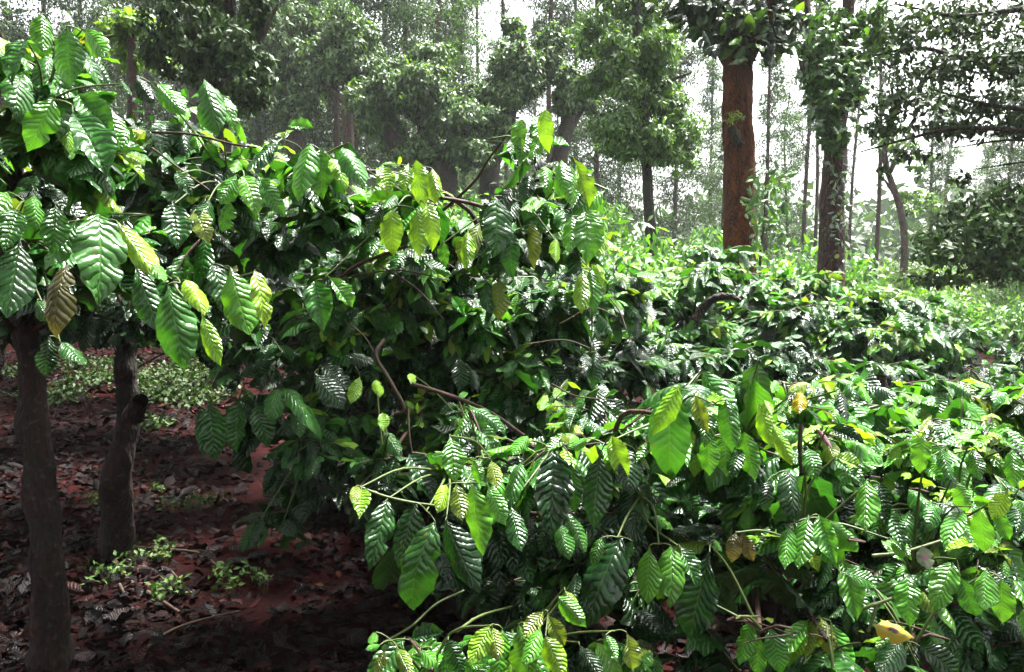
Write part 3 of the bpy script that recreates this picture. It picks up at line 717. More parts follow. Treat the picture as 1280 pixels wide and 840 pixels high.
def filter_leaves(pl):
    P, X, Y, Z, L, W, Cc, T, H = pl.leaves.arrays()
    mid = P + Y * L[:, None] * .5
    tip = P + Y * L[:, None]
    px, py, d = proj(mid); tx, ty, td = proj(tip); bx, by, bd = proj(P)
    keep = np.ones(len(P), bool)
    for i in range(len(P)):
        if H[i]: continue
        if d[i] < .9: keep[i] = False; continue
        lim = np.interp(px[i], SKY_X, SKY_Y)
        if min(by[i], ty[i], py[i]) < lim - 6 and -30 < px[i] < 1310 and py[i] > -40: keep[i] = False; continue
        if in_poly(tx[i], ty[i], GROUND_WIN) or in_poly(px[i], py[i], GROUND_WIN): keep[i] = False; continue
        if 0 < px[i] < 1280 and 0 < py[i] < 840:
            q = (HS[:, 0] - px[i]) ** 2 + (HS[:, 1] - py[i]) ** 2
            r = HS[:, 3] + L[i] * FPX / d[i] * .22
            if np.any((q < r * r) & (HS[:, 2] + .06 > d[i])): keep[i] = False
    return tuple(a[keep] for a in (P, X, Y, Z, L, W, Cc, T, H))

DATA = [filter_leaves(pl) for pl in PLANTS]
# which leaves does the camera see? two folded quads per leaf in one tree of rays
vv = []; ff = []; own = []
for pi_, (P, X, Y, Z, L, W, Cc, T, H) in enumerate(DATA):
    hw = (L * W * .4)[:, None]
    p0 = P; p1 = P + Y * (L * .5)[:, None] - X * hw; p2 = P + Y * L[:, None]; p3 = P + Y * (L * .5)[:, None] + X * hw
    n0 = sum(len(a) for a in vv)
    q = np.stack([p0, p1, p2, p3], 1).reshape(-1, 3)
    vv.append(q); ff.append(np.arange(len(q)).reshape(-1, 4) + n0)
    own += [(pi_, i) for i in range(len(P))]
VV = np.concatenate(vv); FFq = np.concatenate(ff)
bvh = BVHTree.FromPolygons([tuple(v) for v in VV], [tuple(int(i) for i in f) for f in FFq], all_triangles=False)
hits = {}
cv = Vector(CAM)
for py in range(2, 840, 5):
    for px in range(2, 1280, 5):
        dirv = Vector(at(px, py, 1.0) - CAM).normalized()
        r = bvh.ray_cast(cv, dirv, 12)
        if r[2] is not None: hits[r[2]] = hits.get(r[2], 0) + 1

def set_obj(o, p, x, y, z, l, wd, loc):
    m = Matrix(((x[0] * l * wd, y[0] * l, z[0] * l * .8, p[0] - loc[0]),
                (x[1] * l * wd, y[1] * l, z[1] * l * .8, p[1] - loc[1]),
                (x[2] * l * wd, y[2] * l, z[2] * l * .8, p[2] - loc[2]), (0, 0, 0, 1)))
    o.matrix_basis = m

for pi_, pl in enumerate(PLANTS):
    P, X, Y, Z, L, W, Cc, T, H = DATA[pi_]
    base_i = sum(len(DATA[k][0]) for k in range(pi_))
    score = np.array([hits.get(base_i + i, 0) for i in range(len(P))], float)
    score[H] += 500
    order = np.argsort(-score)
    sel = [i for i in order[:300] if score[i] >= 1]
    selm = np.zeros(len(P), bool); selm[sel] = True
    for i in sel:
        o = bpy.data.objects.new('leaf', ME_LEAF[T[i]])
        set_obj(o, P[i], X[i], Y[i], Z[i], L[i], W[i], np.array(pl.root.location))
        o.color = (*Cc[i], 1)
        link(o, pl.root)
    r = ~selm
    soup_of(P[r], X[r], Y[r], Z[r], L[r], W[r], Cc[r], T[r]).build('foliage', M_LEAFS, pl.root, stuff=True)
    pl.twigs.build('twigs', M_TWIG, pl.root, stuff=True)
    pl.gtwigs.build('green_twigs', M_GTWIG, pl.root, stuff=True)
    print('plant', pi_, len(P), len(sel))

# unseen coffee trees added left and behind to keep skylight off the ground: copies of the second tree and its parts
for (ox, oy, rz, lb) in ((-5.0, 4.6, .6, 'unseen coffee tree added on the left beside the nearest one, shading the ground'), (-5.4, 7.8, 2.0, 'unseen coffee tree added on the left by the dim back tree, shading the ground'),
                         (-4.2, 1.4, 3.4, 'unseen coffee tree added left of the photographer, shading the ground'), (-2.6, -1.6, 4.4, 'unseen coffee tree added behind and left of the photographer, shading the ground')):
    c0 = A2.root.copy(); link(c0); c0['label'] = lb
    c0.location = (ox, oy, float(gz(ox, oy)) - .05); c0.rotation_euler = (0, 0, rz)
    for ch in list(A2.root.children):
        if ch.name.startswith('leaf'): continue
        c1 = ch.copy(); link(c1, c0)
# bare branches that show in the photograph
def branch(pl, pts, r0, r1, mat, seg=7):
    V, F = tube([at(*p) for p in pts], r0, r1, seg, len(pts) * 6, rough=.10, knots=2)
    return mesh_np('branch', V, F, mat, pl.root)
branch(B, [(480, 425, 3.0), (470, 445, 2.95), (490, 480, 2.9), (505, 510, 2.9), (492, 518, 2.9)], .0075, .006, M_TWIG)
branch(B, [(515, 480, 2.95), (555, 492, 2.9), (590, 505, 2.85), (620, 520, 2.85), (655, 545, 2.8)], .0075, .007, M_TWIG)
branch(B, [(420, 350, 3.1), (450, 330, 3.0), (488, 315, 2.9), (510, 308, 2.9)], .008, .005, M_TWIG)
branch(B, [(540, 275, 3.4), (590, 230, 3.2), (610, 200, 3.1), (640, 160, 2.9)], .008, .003, M_TWIG)
for tw in ([(762, 372, 3.3), (775, 390, 3.25), (783, 412, 3.2)], [(700, 405, 3.3), (740, 385, 3.25), (770, 395, 3.2)], [(560, 330, 3.2), (590, 345, 3.1), (625, 338, 3.0)], [(470, 330, 3.0), (520, 360, 3.0), (555, 400, 3.0)],
           [(440, 345, 3.0), (500, 338, 2.95), (560, 350, 2.95)], [(430, 400, 3.1), (455, 420, 3.0), (470, 445, 2.95)], [(660, 430, 3.2), (705, 425, 3.1), (740, 436, 3.05)], [(690, 480, 3.0), (720, 495, 2.9), (765, 500, 2.85)]):
    branch(B, tw, .0035, .0022, M_TWIG, 5)
branch(B, [(510, 510, 2.9), (514, 560, 2.85), (530, 600, 2.85)], .004, .003, M_TWIG)
branch(A2, [(190, 185, 2.75), (230, 215, 2.7), (262, 238, 2.7)], .004, .003, M_TWIG)
branch(A2, [(190, 165, 2.8), (240, 168, 2.7), (290, 180, 2.65), (320, 184, 2.6)], .005, .003, M_TWIG)
branch(C, [(480, 803, 1.85), (515, 782, 1.9), (545, 755, 1.95), (580, 738, 2.0)], .0028, .0024, M_GTWIG)
branch(C, [(448, 608, 1.97), (480, 620, 1.97), (515, 628, 1.97), (545, 632, 2.0)], .0035, .003, M_GTWIG)
branch(C, [(570, 790, 1.9), (600, 770, 2.0), (640, 758, 2.1)], .004, .003, M_GTWIG)
branch(D, [(1001, 530, 2.15), (1000, 570, 2.15), (1002, 590, 2.2)], .006, .005, M_TWIG)
branch(D2, [(1090, 695, 2.0), (1130, 690, 2.0), (1180, 675, 2.0)], .005, .004, M_GTWIG)
branch(D2, [(1070, 765, 2.0), (1090, 757, 1.98), (1115, 748, 1.98)], .005, .004, M_GTWIG)
branch(D2, [(1085, 790, 1.97), (1097, 755, 1.98)], .004, .004, M_GTWIG)
branch(E1, [(868, 400, 5.0), (880, 385, 5.0), (895, 372, 4.95), (912, 370, 4.9), (925, 376, 4.9)], .028, .016, M_BARK, 9)

# the yellow leaf with the maroon spot, the pale dying leaf and the pink curled one
def special(pl, bx, by, tx, ty, d, wpx, mat, label):
    a = at(bx, by, d); t = at(tx, ty, d - .02); av = t - a; L = np.linalg.norm(av)
    lv = Leaves(); lv.add(a, av, norm(CAM - a) + mid_up * .5, (wpx * d / FPX) / L, (1, 1, 1))
    P, X, Y, Z, L_, W, Cc, T, H = lv.arrays()
    me = ME_LEAF[3].copy(); me.materials.clear(); me.materials.append(mat)
    o = bpy.data.objects.new('leaf', me)
    set_obj(o, P[0], X[0], Y[0], Z[0], L_[0], W[0], np.array(pl.root.location))
    o.color = (1, 1, 1, 1); o['label'] = label
    link(o, pl.root)
def spot_mat(name, c1, c2, spot, centre):
    m, nt, o = new_mat(name); L = nt.links.new
    uv = N(nt, 'ShaderNodeUVMap'); uv.uv_map = 'UVMap'
    nz = N(nt, 'ShaderNodeTexNoise', i_Scale=5.0, i_Detail=3.0); L(uv.outputs[0], nz.inputs['Vector'])
    col = mixc(nt, math_n(nt, 'MULTIPLY', math_n(nt, 'SUBTRACT', nz.outputs[0], .42), 6.0, clamp=True), c1, c2)
    ds = N(nt, 'ShaderNodeVectorMath', operation='DISTANCE'); L(uv.outputs[0], ds.inputs[0]); ds.inputs[1].default_value = centre
    f = math_n(nt, 'SUBTRACT', 1.0, math_n(nt, 'MULTIPLY', math_n(nt, 'SUBTRACT', ds.outputs['Value'], .10), 14.0, clamp=True), clamp=True)
    col = mixc(nt, f, col, spot)
    pb = N(nt, 'ShaderNodeBsdfPrincipled', i_Roughness=.35); L(col, pb.inputs['Base Color'])
    bp = N(nt, 'ShaderNodeBump', i_Strength=.6, i_Distance=.003); L(nz.outputs[0], bp.inputs['Height']); L(bp.outputs[0], pb.inputs['Normal'])
    L(pb.outputs[0], o.inputs['Surface'])
    return m
special(D2, 1142, 797, 1092, 782, 1.9, 24, spot_mat('yellow_leaf', (.34, .20, .008), (.20, .26, .05), (.03, .002, .008), (.5, .55, 0)), 'yellow dying leaf with a dark maroon spot')
special(D2, 1152, 682, 1162, 712, 1.95, 22, spot_mat('pale_leaf', (.12, .11, .08), (.06, .12, .03), (.16, .05, .07), (.5, .5, 0)), 'pale withered leaf blotched with pink')
special(D, 1022, 536, 1040, 560, 2.1, 9, spot_mat('pink_leaf', (.12, .07, .08), (.08, .02, .03), (.10, .01, .02), (.5, .3, 0)), 'curled pinkish dead leaf')

# ------------------------------------------------------------------ simple leaf clouds for trees farther off
def cloud(P, size, cols, out_v=None, aspect=.42, hang=.8, seed_c=.2):
    """folded four-corner leaves at points P; returns Soup"""
    n = len(P)
    A = rng.normal(0, 1, (n, 3)) * .6
    A[:, 2] -= hang
    A = norm(A)
    Nn = rng.normal(0, .32, (n, 3)); Nn[:, 2] += .6
    if out_v is not None: Nn += out_v * .8
    Z = norm(Nn - (Nn * A).sum(1, keepdims=True) * A)
    X = np.cross(A, Z)
    L = (size * rng.uniform(.6, 1.25, n))[:, None]
    base_ = P; tip = P + A * L
    m1 = P + A * L * .45 + X * L * aspect / 2 + Z * L * .08; m2 = P + A * L * .45 - X * L * aspect / 2 + Z * L * .08
    V = np.stack([base_, m2, tip, m1], 1).reshape(-1, 3)
    k = np.arange(n)[:, None] * 4
    F = np.concatenate([k + np.array([[0, 1, 2]]), k + np.array([[0, 2, 3]])])
    cc = np.array([c for _, c in cols]); ww = np.array([w_ for w_, _ in cols], float); ww /= ww.sum()
    ci = cc[rng.choice(len(cc), n, p=ww)] * np.exp(rng.normal(0, seed_c, (n, 1)))
    s = Soup(); s.add(V, F, np.repeat(ci, 4, 0))
    return s

def blob(c, r, n, clump=10, spread=.28, hollow=.45):
    """points in an ellipsoid gathered in clumps near its surface"""
    c = np.array(c); r = np.array(r)
    clump = clump * 2
    m = max(3, n // clump)
    u = norm(rng.normal(0, 1, (m, 3)))
    rr = (hollow + (1 - hollow) * rng.uniform(0, 1, (m, 1)) ** .6)
    ctr = u * rr
    k = rng.integers(0, m, n)
    q = ctr[k] + rng.normal(0, spread / 2, (n, 3)) * np.array([1, 1, .8])
    return c + q * r, norm(q * .5 + (q - ctr[k]) * 2.2 / max(spread, .1) * .28)

def pxblob(px, py, d, rx, ry, n, rz=None, **kw):
    ax, ay = rx * d / FPX, ry * d / FPX
    return blob(at(px, py, d), (ax, rz or (ax + ay) / 2, ay), n, **kw)

T_PEP = [(3, (.010, .034, .009)), (3, (.03, .085, .016)), (2.5, (.08, .155, .026))]
T_OAK = [(3, (.014, .036, .014)), (2, (.03, .066, .024))]
T_LT = [(2, (.03, .08, .02)), (3, (.07, .16, .035)), (1.5, (.13, .25, .05))]
T_DK = [(3, (.012, .028, .013)), (2, (.025, .055, .018)), (.5, (.06, .11, .03))]
T_VINE = [(2, (.025, .075, .012)), (2, (.045, .13, .02)), (.6, (.08, .19, .03))]

def tree(name, label, cat, group, px, dd, trunk, limbs, blobs, leaf, cols, mat, r0, r1, aspect=.42, hang=.8, hollow=.45, lump=True, lm=None, clump=10, spread=.28, rough=.08):
    g = np.array([at(px, 420, dd)[0], dd, 0]); g[2] = gz(g[0], g[1]) - .1
    root = empty(name, g, label, cat, group)
    pts = [g] + [at(*p) for p in trunk]
    V, F = tube(pts, r0, r1, 14, 70, rough=rough, flare=.3)
    mesh_np('trunk', V, F, mat, root)
    for l in limbs:
        q = [at(*p) for p in l[0]]
        V, F = tube(q, l[1], l[2], 7, 6 * len(q), rough=.07)
        mesh_np('branch', V, F, mat, root)
    s = Soup()
    for b_ in blobs:
        bx_, by_, bd_, brx, bry, bn = b_
        ns = max(3, int(brx * bry * (bd_ / 20) ** 2 / 110)) if bn > 150 else 1
        ns = min(ns, 14) if lump else 1
        for q in range(ns):
            a_ = random.uniform(0, 6.28); r_ = math.sqrt(random.random()) * .8 if ns > 1 else 0
            f_ = random.uniform(.38, .66) if ns > 1 else 1
            P, O = pxblob(bx_ + brx * r_ * math.cos(a_), by_ + bry * r_ * math.sin(a_), bd_ + random.uniform(-.6, .6) * brx * bd_ / FPX, brx * f_, bry * f_, bn // ns, hollow=hollow, clump=clump, spread=spread)
            c = cloud(P, leaf, cols, O, aspect, hang)
            s.add(c.V[0], c.F[0], c.C[0])
    if s.n: s.build('crown', lm or M_FAR, root, stuff=True)
    return root

PEPG = 'pollarded shade trees on the bank wrapped in leafy vines'
tree('shade_tree', 'round-topped vine-clad tree on a thin pinkish trunk, left of the forked ones', 'tree', PEPG, 434, 22,
     [(436, 210, 22), (434, 140, 22), (432, 60, 22)], [([(434, 130, 22), (462, 95, 22), (470, 90, 21.5)], .12, .07), ([(434, 130, 22), (400, 95, 22), (395, 70, 22)], .1, .06)],
     [(428, 50, 22, 42, 42, 11856), (405, 75, 22, 28, 32, 5472), (455, 80, 21.6, 25, 25, 3192), (440, 30, 22, 28, 20, 3192)], .155, T_PEP, M_BROWN, .2, .12)
tree('shade_tree', 'leaning forked tree with bulging pale green vine clumps above the bank', 'tree', PEPG, 552, 20,
     [(550, 250, 20), (555, 225, 20), (552, 205, 20)], [([(553, 225, 20), (510, 195, 20), (480, 160, 20), (465, 130, 20)], .26, .12), ([(553, 215, 20), (530, 165, 20.3), (520, 110, 20.3)], .22, .1), ([(552, 210, 20), (570, 160, 20), (580, 120, 20)], .18, .08)],
     [(505, 105, 20, 48, 34, 11856), (465, 130, 20, 32, 34, 5928), (485, 160, 20.3, 30, 25, 3192), (545, 75, 20.5, 34, 22, 4560), (528, 115, 20.5, 30, 30, 4104), (570, 150, 19.8, 40, 32, 7296), (590, 180, 19.6, 34, 28, 4104), (520, 190, 19.8, 25, 25, 2280)], .155, T_PEP, M_DARK, .42, .3)
tree('shade_tree', 'vine-clad tree with a tall pale tufted head in the centre of the far trees', 'tree', PEPG, 615, 21,
     [(612, 230, 21), (618, 190, 21), (635, 150, 21)], [([(635, 155, 21), (642, 110, 21), (645, 70, 21)], .2, .1), ([(618, 190, 21), (600, 160, 21), (590, 130, 21)], .16, .08)],
     [(648, 85, 21, 34, 34, 10032), (625, 125, 21, 34, 26, 5928), (610, 160, 20.8, 28, 26, 4560), (655, 115, 21, 28, 24, 4104), (645, 38, 21.5, 20, 16, 2280), (590, 130, 21.2, 18, 22, 2280)], .155, T_PEP, M_DARK, .3, .2)
tree('shade_tree', 'dark-limbed vine-clad tree leaning left, right of the tufted one', 'tree', PEPG, 700, 21.5,
     [(698, 220, 21.5), (706, 170, 21.5), (712, 140, 21.5)], [([(712, 145, 21.5), (700, 100, 21.5), (685, 60, 21.5)], .2, .09), ([(706, 170, 21.5), (728, 130, 21.8), (735, 110, 21.8)], .15, .08)],
     [(682, 62, 21.5, 26, 28, 5928), (700, 100, 21.5, 28, 26, 5016), (718, 130, 21.5, 24, 24, 3192), (738, 110, 22, 16, 20, 1824)], .155, T_PEP, M_DARK, .26, .18)
tree('shade_tree', 'dusky vine-clad tree half hidden behind the near dark crown on the left', 'tree', PEPG, 372, 23,
     [(372, 200, 23), (368, 120, 23), (385, 60, 23)], [([(370, 130, 23), (385, 90, 23), (400, 70, 23)], .14, .08)],
     [(370, 125, 23, 30, 34, 6840), (350, 60, 23, 26, 50, 6384), (385, 30, 23.5, 28, 36, 5472)], .155, T_PEP, M_DARK, .22, .14)

tree('shade_tree', 'slender tree with airy light green whorled leaves on a thin dark trunk', 'tree', None, 813, 14.5,
     [(814, 320, 14.5), (810, 240, 14.5), (806, 160, 14.5), (798, 60, 14.5), (795, -40, 14.5)],
     [([(805, 170, 14.5), (770, 150, 14.2), (740, 140, 14.2)], .05, .02), ([(803, 120, 14.5), (840, 100, 14.6), (865, 90, 14.6)], .05, .02), ([(808, 200, 14.5), (840, 190, 14.6), (870, 185, 14.6)], .04, .02)],
     [(765, 30, 14.5, 45, 40, 3632), (800, 80, 14.3, 50, 45, 5329), (755, 105, 14.5, 35, 28, 2179), (830, 120, 14.7, 45, 38, 3632), (785, 160, 14.3, 50, 36, 3876), (845, 180, 14.7, 42, 34, 3148), (800, 190, 14.4, 40, 18, 1938), (762, 185, 14.6, 24, 14, 969), (820, 20, 14.8, 40, 50, 3148), (790, -60, 14.5, 60, 60, 1938)],
     .115, T_LT, M_DARK, .11, .07, spread=.3)

# near dark tree top left and its lime neighbour
tree('dark_leafy_tree', 'dense dark drooping tree crown above the left coffee trees', 'tree', None, 285, 9.2,
     [(285, 300, 9.2), (280, 200, 9.2), (285, 80, 9.2), (290, -60, 9.2)], [([(285, 120, 9.2), (320, 60, 9.0), (345, 10, 9.0)], .05, .02), ([(285, 120, 9.2), (240, 70, 9.0), (215, 20, 9.0)], .05, .02)],
     [(245, 35, 9.0, 55, 55, 2600), (300, 60, 9.0, 60, 55, 3000), (285, 95, 8.9, 50, 40, 2000), (335, 25, 9.1, 32, 45, 1200), (215, 70, 9.2, 38, 34, 1100), (230, -60, 9.2, 80, 60, 1500), (320, -60, 9.2, 80, 60, 1500), (320, 110, 9.0, 30, 25, 500)],
     .095, T_DK + [(.8, (.03, .09, .015))], M_DARK, .1, .06, spread=.25, lm=M_FARD)
tree('lime_leafy_tree', 'small lime green round tree between the dark crown and the left edge', 'tree', None, 165, 13,
     [(165, 100, 13), (165, 40, 13)], [], [(170, 40, 13, 36, 24, 900), (140, 45, 13, 25, 20, 500), (185, 75, 13, 30, 25, 500)], .15, [(2, (.10, .22, .03)), (2, (.17, .30, .04)), (1, (.05, .12, .02))], M_BROWN, .1, .05)

# ------------------------------------------------------------------ red mossy trunk with climbing leaves
RT = tree('red_barked_tree', 'tall straight tree with rust red mossy bark and a dark leafy top', 'tree', None, 925, 9.0,
     [(925, 340, 9), (924, 220, 9), (922, 130, 9), (922, 70, 9)],
     [([(922, 95, 9), (890, 40, 9), (860, -20, 9), (840, -80, 9)], .09, .05), ([(922, 95, 9), (950, 40, 9), (975, -20, 9), (1000, -90, 9)], .10, .05), ([(922, 80, 9), (925, 0, 9.1), (930, -80, 9.2)], .10, .06)],
     [(910, 10, 9.1, 70, 40, 700), (960, 10, 9.1, 50, 40, 450), (920, -60, 9.1, 120, 60, 600), (850, -10, 9.1, 50, 25, 250)], .17, T_DK, M_RED, .185, .165, lm=M_FARD)
def leaf_parts(root, specs, meshes, lname='leaf'):
    loc = np.array(root.location)
    lv = Leaves()
    for p, a, n, wr, c in specs: lv.add(p, a, n, wr, c)
    P, X, Y, Z, L, W, Cc, T, H = lv.arrays()
    for i in range(len(P)):
        o = bpy.data.objects.new(lname, meshes[T[i]])
        set_obj(o, P[i], X[i], Y[i], Z[i], L[i], W[i], loc); o.color = (*Cc[i], 1)
        link(o, root)
def scatter_specs(areas, size, cols, wr=(.36, .48), down=1.0):
    sp = []
    for px, py, d, rx, ry, n in areas:
        for _ in range(n):
            r = math.sqrt(random.random()); t = random.uniform(0, 6.28)
            p = at(px + rx * r * math.cos(t), py + ry * r * math.sin(t), d + random.uniform(-.3, .25))
            a = norm(np.array([random.gauss(0, .7), random.gauss(-.2, .5), random.gauss(-.5, .5) * down])) * size * random.uniform(.6, 1.2)
            n_ = np.array([random.gauss(0, .4), -.5 + random.gauss(0, .3), .9])
            sp.append((p, a, n_, random.uniform(*wr), pick(cols)))
    return sp
leaf_parts(RT, scatter_specs([(905, 25, 8.9, 60, 32, 90), (955, 30, 8.9, 42, 35, 70), (850, 5, 8.9, 40, 14, 26), (935, 55, 8.8, 50, 18, 36), (985, 35, 8.9, 16, 32, 20)], .22,
           [(6, (.012, .032, .012)), (2, (.03, .08, .015)), (.5, (.12, .25, .03))]), ME_EPI)
# fern tuft and moss lump on the trunk
fern = empty('fern_tuft', at(918, 165, 8.82), 'yellow green fern tuft growing on the rust red trunk', 'fern')
s = Soup(); P, O = pxblob(918, 148, 8.78, 15, 10, 110, clump=6); c = cloud(P, .06, [(1, (.20, .26, .03)), (1, (.10, .16, .03))], O, .35, .1)
s.add(c.V[0], c.F[0], c.C[0]); s.build('fronds', M_FAR, fern, stuff=True)
V, F = tube([at(914, 160, 8.80), at(920, 172, 8.78), at(925, 182, 8.80)], .05, .06, 8, 8, rough=.25); mesh_np('root_mat', V, F, M_DARK, fern)
# leafy climber beside the red trunk
CL = empty('climbing_shrub', np.array([at(960, 420, 8.4)[0], 8.4, float(gz(at(960, 420, 8.4)[0], 8.4)) - .05]), 'broad-leaved green climber growing up beside the rust red trunk', 'shrub')
g0 = np.array(CL.location)
V, F = tube([g0, at(950, 340, 8.4), at(955, 280, 8.4), at(958, 215, 8.5)], .018, .008, 6, 20); mesh_np('stem', V, F, M_TWIG, CL)
leaf_parts(CL, scatter_specs([(962, 225, 8.4, 26, 18, 40), (958, 262, 8.4, 30, 26, 62), (965, 300, 8.3, 28, 20, 40), (945, 240, 8.5, 14, 30, 20)], .12,
           [(3, (.04, .12, .015)), (3, (.07, .20, .02)), (1, (.13, .30, .03))], wr=(.45, .6)), ME_EPI)

# second stout trunk with ivy
VT = tree('ivy_covered_tree', 'stout brown trunk wearing a column of green vine leaves, right of the red one', 'tree', None, 1037, 11,
     [(1038, 350, 11), (1040, 260, 11), (1044, 180, 11), (1030, 120, 11), (1012, 80, 11), (1000, 0, 11)],
     [([(1044, 180, 11), (1055, 110, 11), (1060, 20, 11), (1065, -60, 11)], .12, .07)],
     [(1060, 40, 10.8, 50, 45, 2200), (1045, 95, 10.7, 45, 35, 1500), (1050, 145, 10.7, 35, 30, 1000), (1020, 130, 10.8, 16, 35, 300), (1100, 60, 10.8, 30, 50, 700), (1050, -50, 10.8, 80, 60, 900), (1048, 178, 10.7, 24, 14, 260)],
     .12, T_VINE, M_BROWN, .18, .13, aspect=.5)
leaf_parts(VT, scatter_specs([(1048, 70, 10.3, 48, 50, 110), (1048, 135, 10.3, 34, 32, 60), (1046, 205, 10.7, 14, 20, 14)], .14, [(2, (.025, .075, .012)), (2, (.045, .13, .02)), (.6, (.08, .19, .03))], wr=(.45, .6)), ME_EPI)
IV = empty('ivy', at(1045, 300, 10.82), 'pale glinting ivy leaves clinging to the stout brown trunk', 'ivy')
V, F = tube([at(1050, 345, 10.8), at(1046, 290, 10.8), at(1050, 240, 10.8), at(1046, 205, 10.8)], .012, .006, 5, 16); mesh_np('stem', V, F, M_TWIG, IV)
leaf_parts(IV, scatter_specs([(1050, 240, 10.72, 13, 22, 34), (1048, 285, 10.72, 13, 24, 32), (1046, 325, 10.72, 10, 14, 12), (1068, 260, 10.7, 12, 28, 16)], .10,
           [(3, (.03, .07, .03)), (2, (.10, .15, .08))], wr=(.55, .7)), ME_EPI)

# overhanging boughs on the right, sky glittering through them
tree('overhanging_tree', 'spreading dark boughs of small leaves hanging in from the top right corner', 'tree', None, 1420, 8.0,
     [(1420, 250, 8.0), (1400, 120, 8.0), (1380, -20, 8.0)],
     [([(1400, 100, 8), (1300, 70, 8), (1220, 75, 8), (1150, 60, 8), (1090, 70, 8)], .05, .008), ([(1405, 150, 8), (1310, 140, 8), (1230, 130, 8), (1160, 110, 8)], .04, .007),
      ([(1405, 170, 8), (1300, 165, 7.9), (1200, 160, 7.9), (1130, 175, 7.9), (1075, 190, 7.9)], .035, .006), ([(1420, 230, 8), (1330, 190, 8), (1270, 175, 8), (1190, 185, 8)], .03, .005),
      ([(1390, 20, 8), (1300, 10, 8), (1200, 20, 8), (1120, 5, 8)], .05, .008), ([(1410, 200, 8), (1340, 195, 8), (1262, 205, 8), (1215, 212, 8)], .02, .004)],
     [(1210, 30, 8, 95, 34, 1300), (1130, 40, 8, 45, 40, 550), (1245, 80, 8, 60, 22, 650), (1165, 88, 8, 60, 24, 600), (1230, 130, 8, 60, 16, 520), (1120, 125, 7.9, 50, 24, 480), (1190, 160, 7.9, 70, 12, 460), (1100, 160, 7.9, 40, 12, 180), (1150, 192, 7.9, 40, 7, 90),
      (1200, 225, 7.9, 16, 10, 60), (1110, 212, 7.9, 14, 8, 40), (1330, 60, 8, 60, 120, 1200), (1200, -60, 8.2, 130, 50, 1200), (1272, 160, 8, 30, 20, 250)],
     .085, T_DK, M_DARK, .16, .09, aspect=.46, hang=.35, spread=.5, hollow=.0, clump=6, lump=False, lm=M_FARD)
RL = tree('low_bough_tree', 'low dark bough of small leaves reaching in at the right edge above the coffee', 'tree', None, 1400, 7.5,
     [(1400, 330, 7.5), (1390, 260, 7.5)], [([(1390, 280, 7.5), (1300, 300, 7.5), (1240, 325, 7.5), (1190, 345, 7.5)], .035, .006), ([(1390, 270, 7.5), (1290, 270, 7.5), (1220, 290, 7.5), (1160, 300, 7.5)], .03, .005)],
     [(1225, 285, 7.5, 48, 26, 900), (1250, 330, 7.5, 50, 22, 900), (1175, 318, 7.5, 34, 14, 380), (1275, 255, 7.5, 34, 34, 620), (1225, 250, 7.6, 30, 10, 160), (1190, 348, 7.4, 40, 8, 220), (1160, 296, 7.4, 22, 8, 120), (1330, 300, 7.5, 50, 60, 600), (1200, 268, 7.5, 26, 12, 200), (1270, 300, 7.6, 40, 40, 500)],
     .085, [(3, (.014, .035, .014)), (2, (.03, .08, .02)), (.5, (.07, .15, .03))], M_DARK, .12, .07, aspect=.46, hang=.4, hollow=.0, spread=.6, clump=8, lump=False, lm=M_FARD)

# ------------------------------------------------------------------ far forest: shared meshes, copied
def proto_mesh(name, s, mat):
    o = s.build(name, mat); me = o.data; bpy.data.objects.remove(o); return me
def tall_proto(h, spread, n, leaf, cols, seed, thin=False):
    tv = Soup(); V, F = tube([(0, 0, 0), (rng.normal(0, .15), 0, h * .4), (rng.normal(0, .3), 0, h * .8), (rng.normal(0, .3), 0, h)], .12, .04, 8, 24, rough=.08); tv.add(V, F)
    lv = Soup()
    z0 = h * (.14 if not thin else .4)
    nb = 40
    br = Soup()
    for i in range(nb):
        t = (i + random.random()) / nb
        z = z0 + (h - z0) * t
        R = spread * (1 - .65 * t) * random.uniform(.5, 1.1)
        a = random.uniform(0, 6.28)
        e = np.array([R * math.cos(a), R * math.sin(a), z + R * .35])
        V, F = tube([(0, 0, z - .2), e * np.array([.5, .5, 1]) , e], .03, .01, 4, 5); br.add(V, F)
        for f in (.55, 1.0):
            c0 = np.array([0, 0, z - .2]) * (1 - f) + e * f
            P, O = blob(c0, (R * .42 + .25, R * .42 + .25, .42), n // nb // 2, clump=8, spread=.45, hollow=.2)
            c = cloud(P, leaf, cols, O, .38, .5); lv.add(c.V[0], c.F[0], c.C[0])
    return proto_mesh('trunk', tv, M_BROWN), proto_mesh('branches', br, M_BROWN), proto_mesh('crown', lv, M_FAR)
PROT = [tall_proto(17, 2.4, 24000, .15, T_OAK, 1), tall_proto(20, 3.0, 30000, .155, T_OAK, 2), tall_proto(15, 1.9, 15000, .15, T_LT[:2] + T_OAK, 3), tall_proto(19, 1.4, 4200, .15, T_OAK, 4, thin=True)]
MARKS = [(-90, 110, 'the left edge'), (110, 215, 'the small lime tree'), (215, 345, 'the near dark crown'), (345, 405, 'the dusky vine-clad tree'), (405, 470, 'the round-topped vine tree'), (470, 600, 'the leaning forked tree'),
         (600, 672, 'the tall tufted tree'), (672, 745, 'the left-leaning dark-limbed tree'), (745, 870, 'the airy slender tree'), (870, 985, 'the rust red trunk'), (985, 1085, 'the stout ivy trunk'), (1085, 1165, 'the crooked tree'), (1165, 1400, 'the low dark bough')]
ORD = ['nearest', 'second nearest', 'third nearest', 'fourth nearest', 'fifth nearest', 'sixth nearest', 'seventh nearest', 'eighth nearest', 'ninth nearest', 'tenth nearest', 'eleventh nearest', 'twelfth nearest', 'thirteenth nearest', 'fourteenth nearest', 'fifteenth nearest', 'sixteenth nearest', 'seventeenth nearest', 'eighteenth nearest', 'nineteenth nearest', 'twentieth nearest', 'twenty-first nearest', 'farthest']
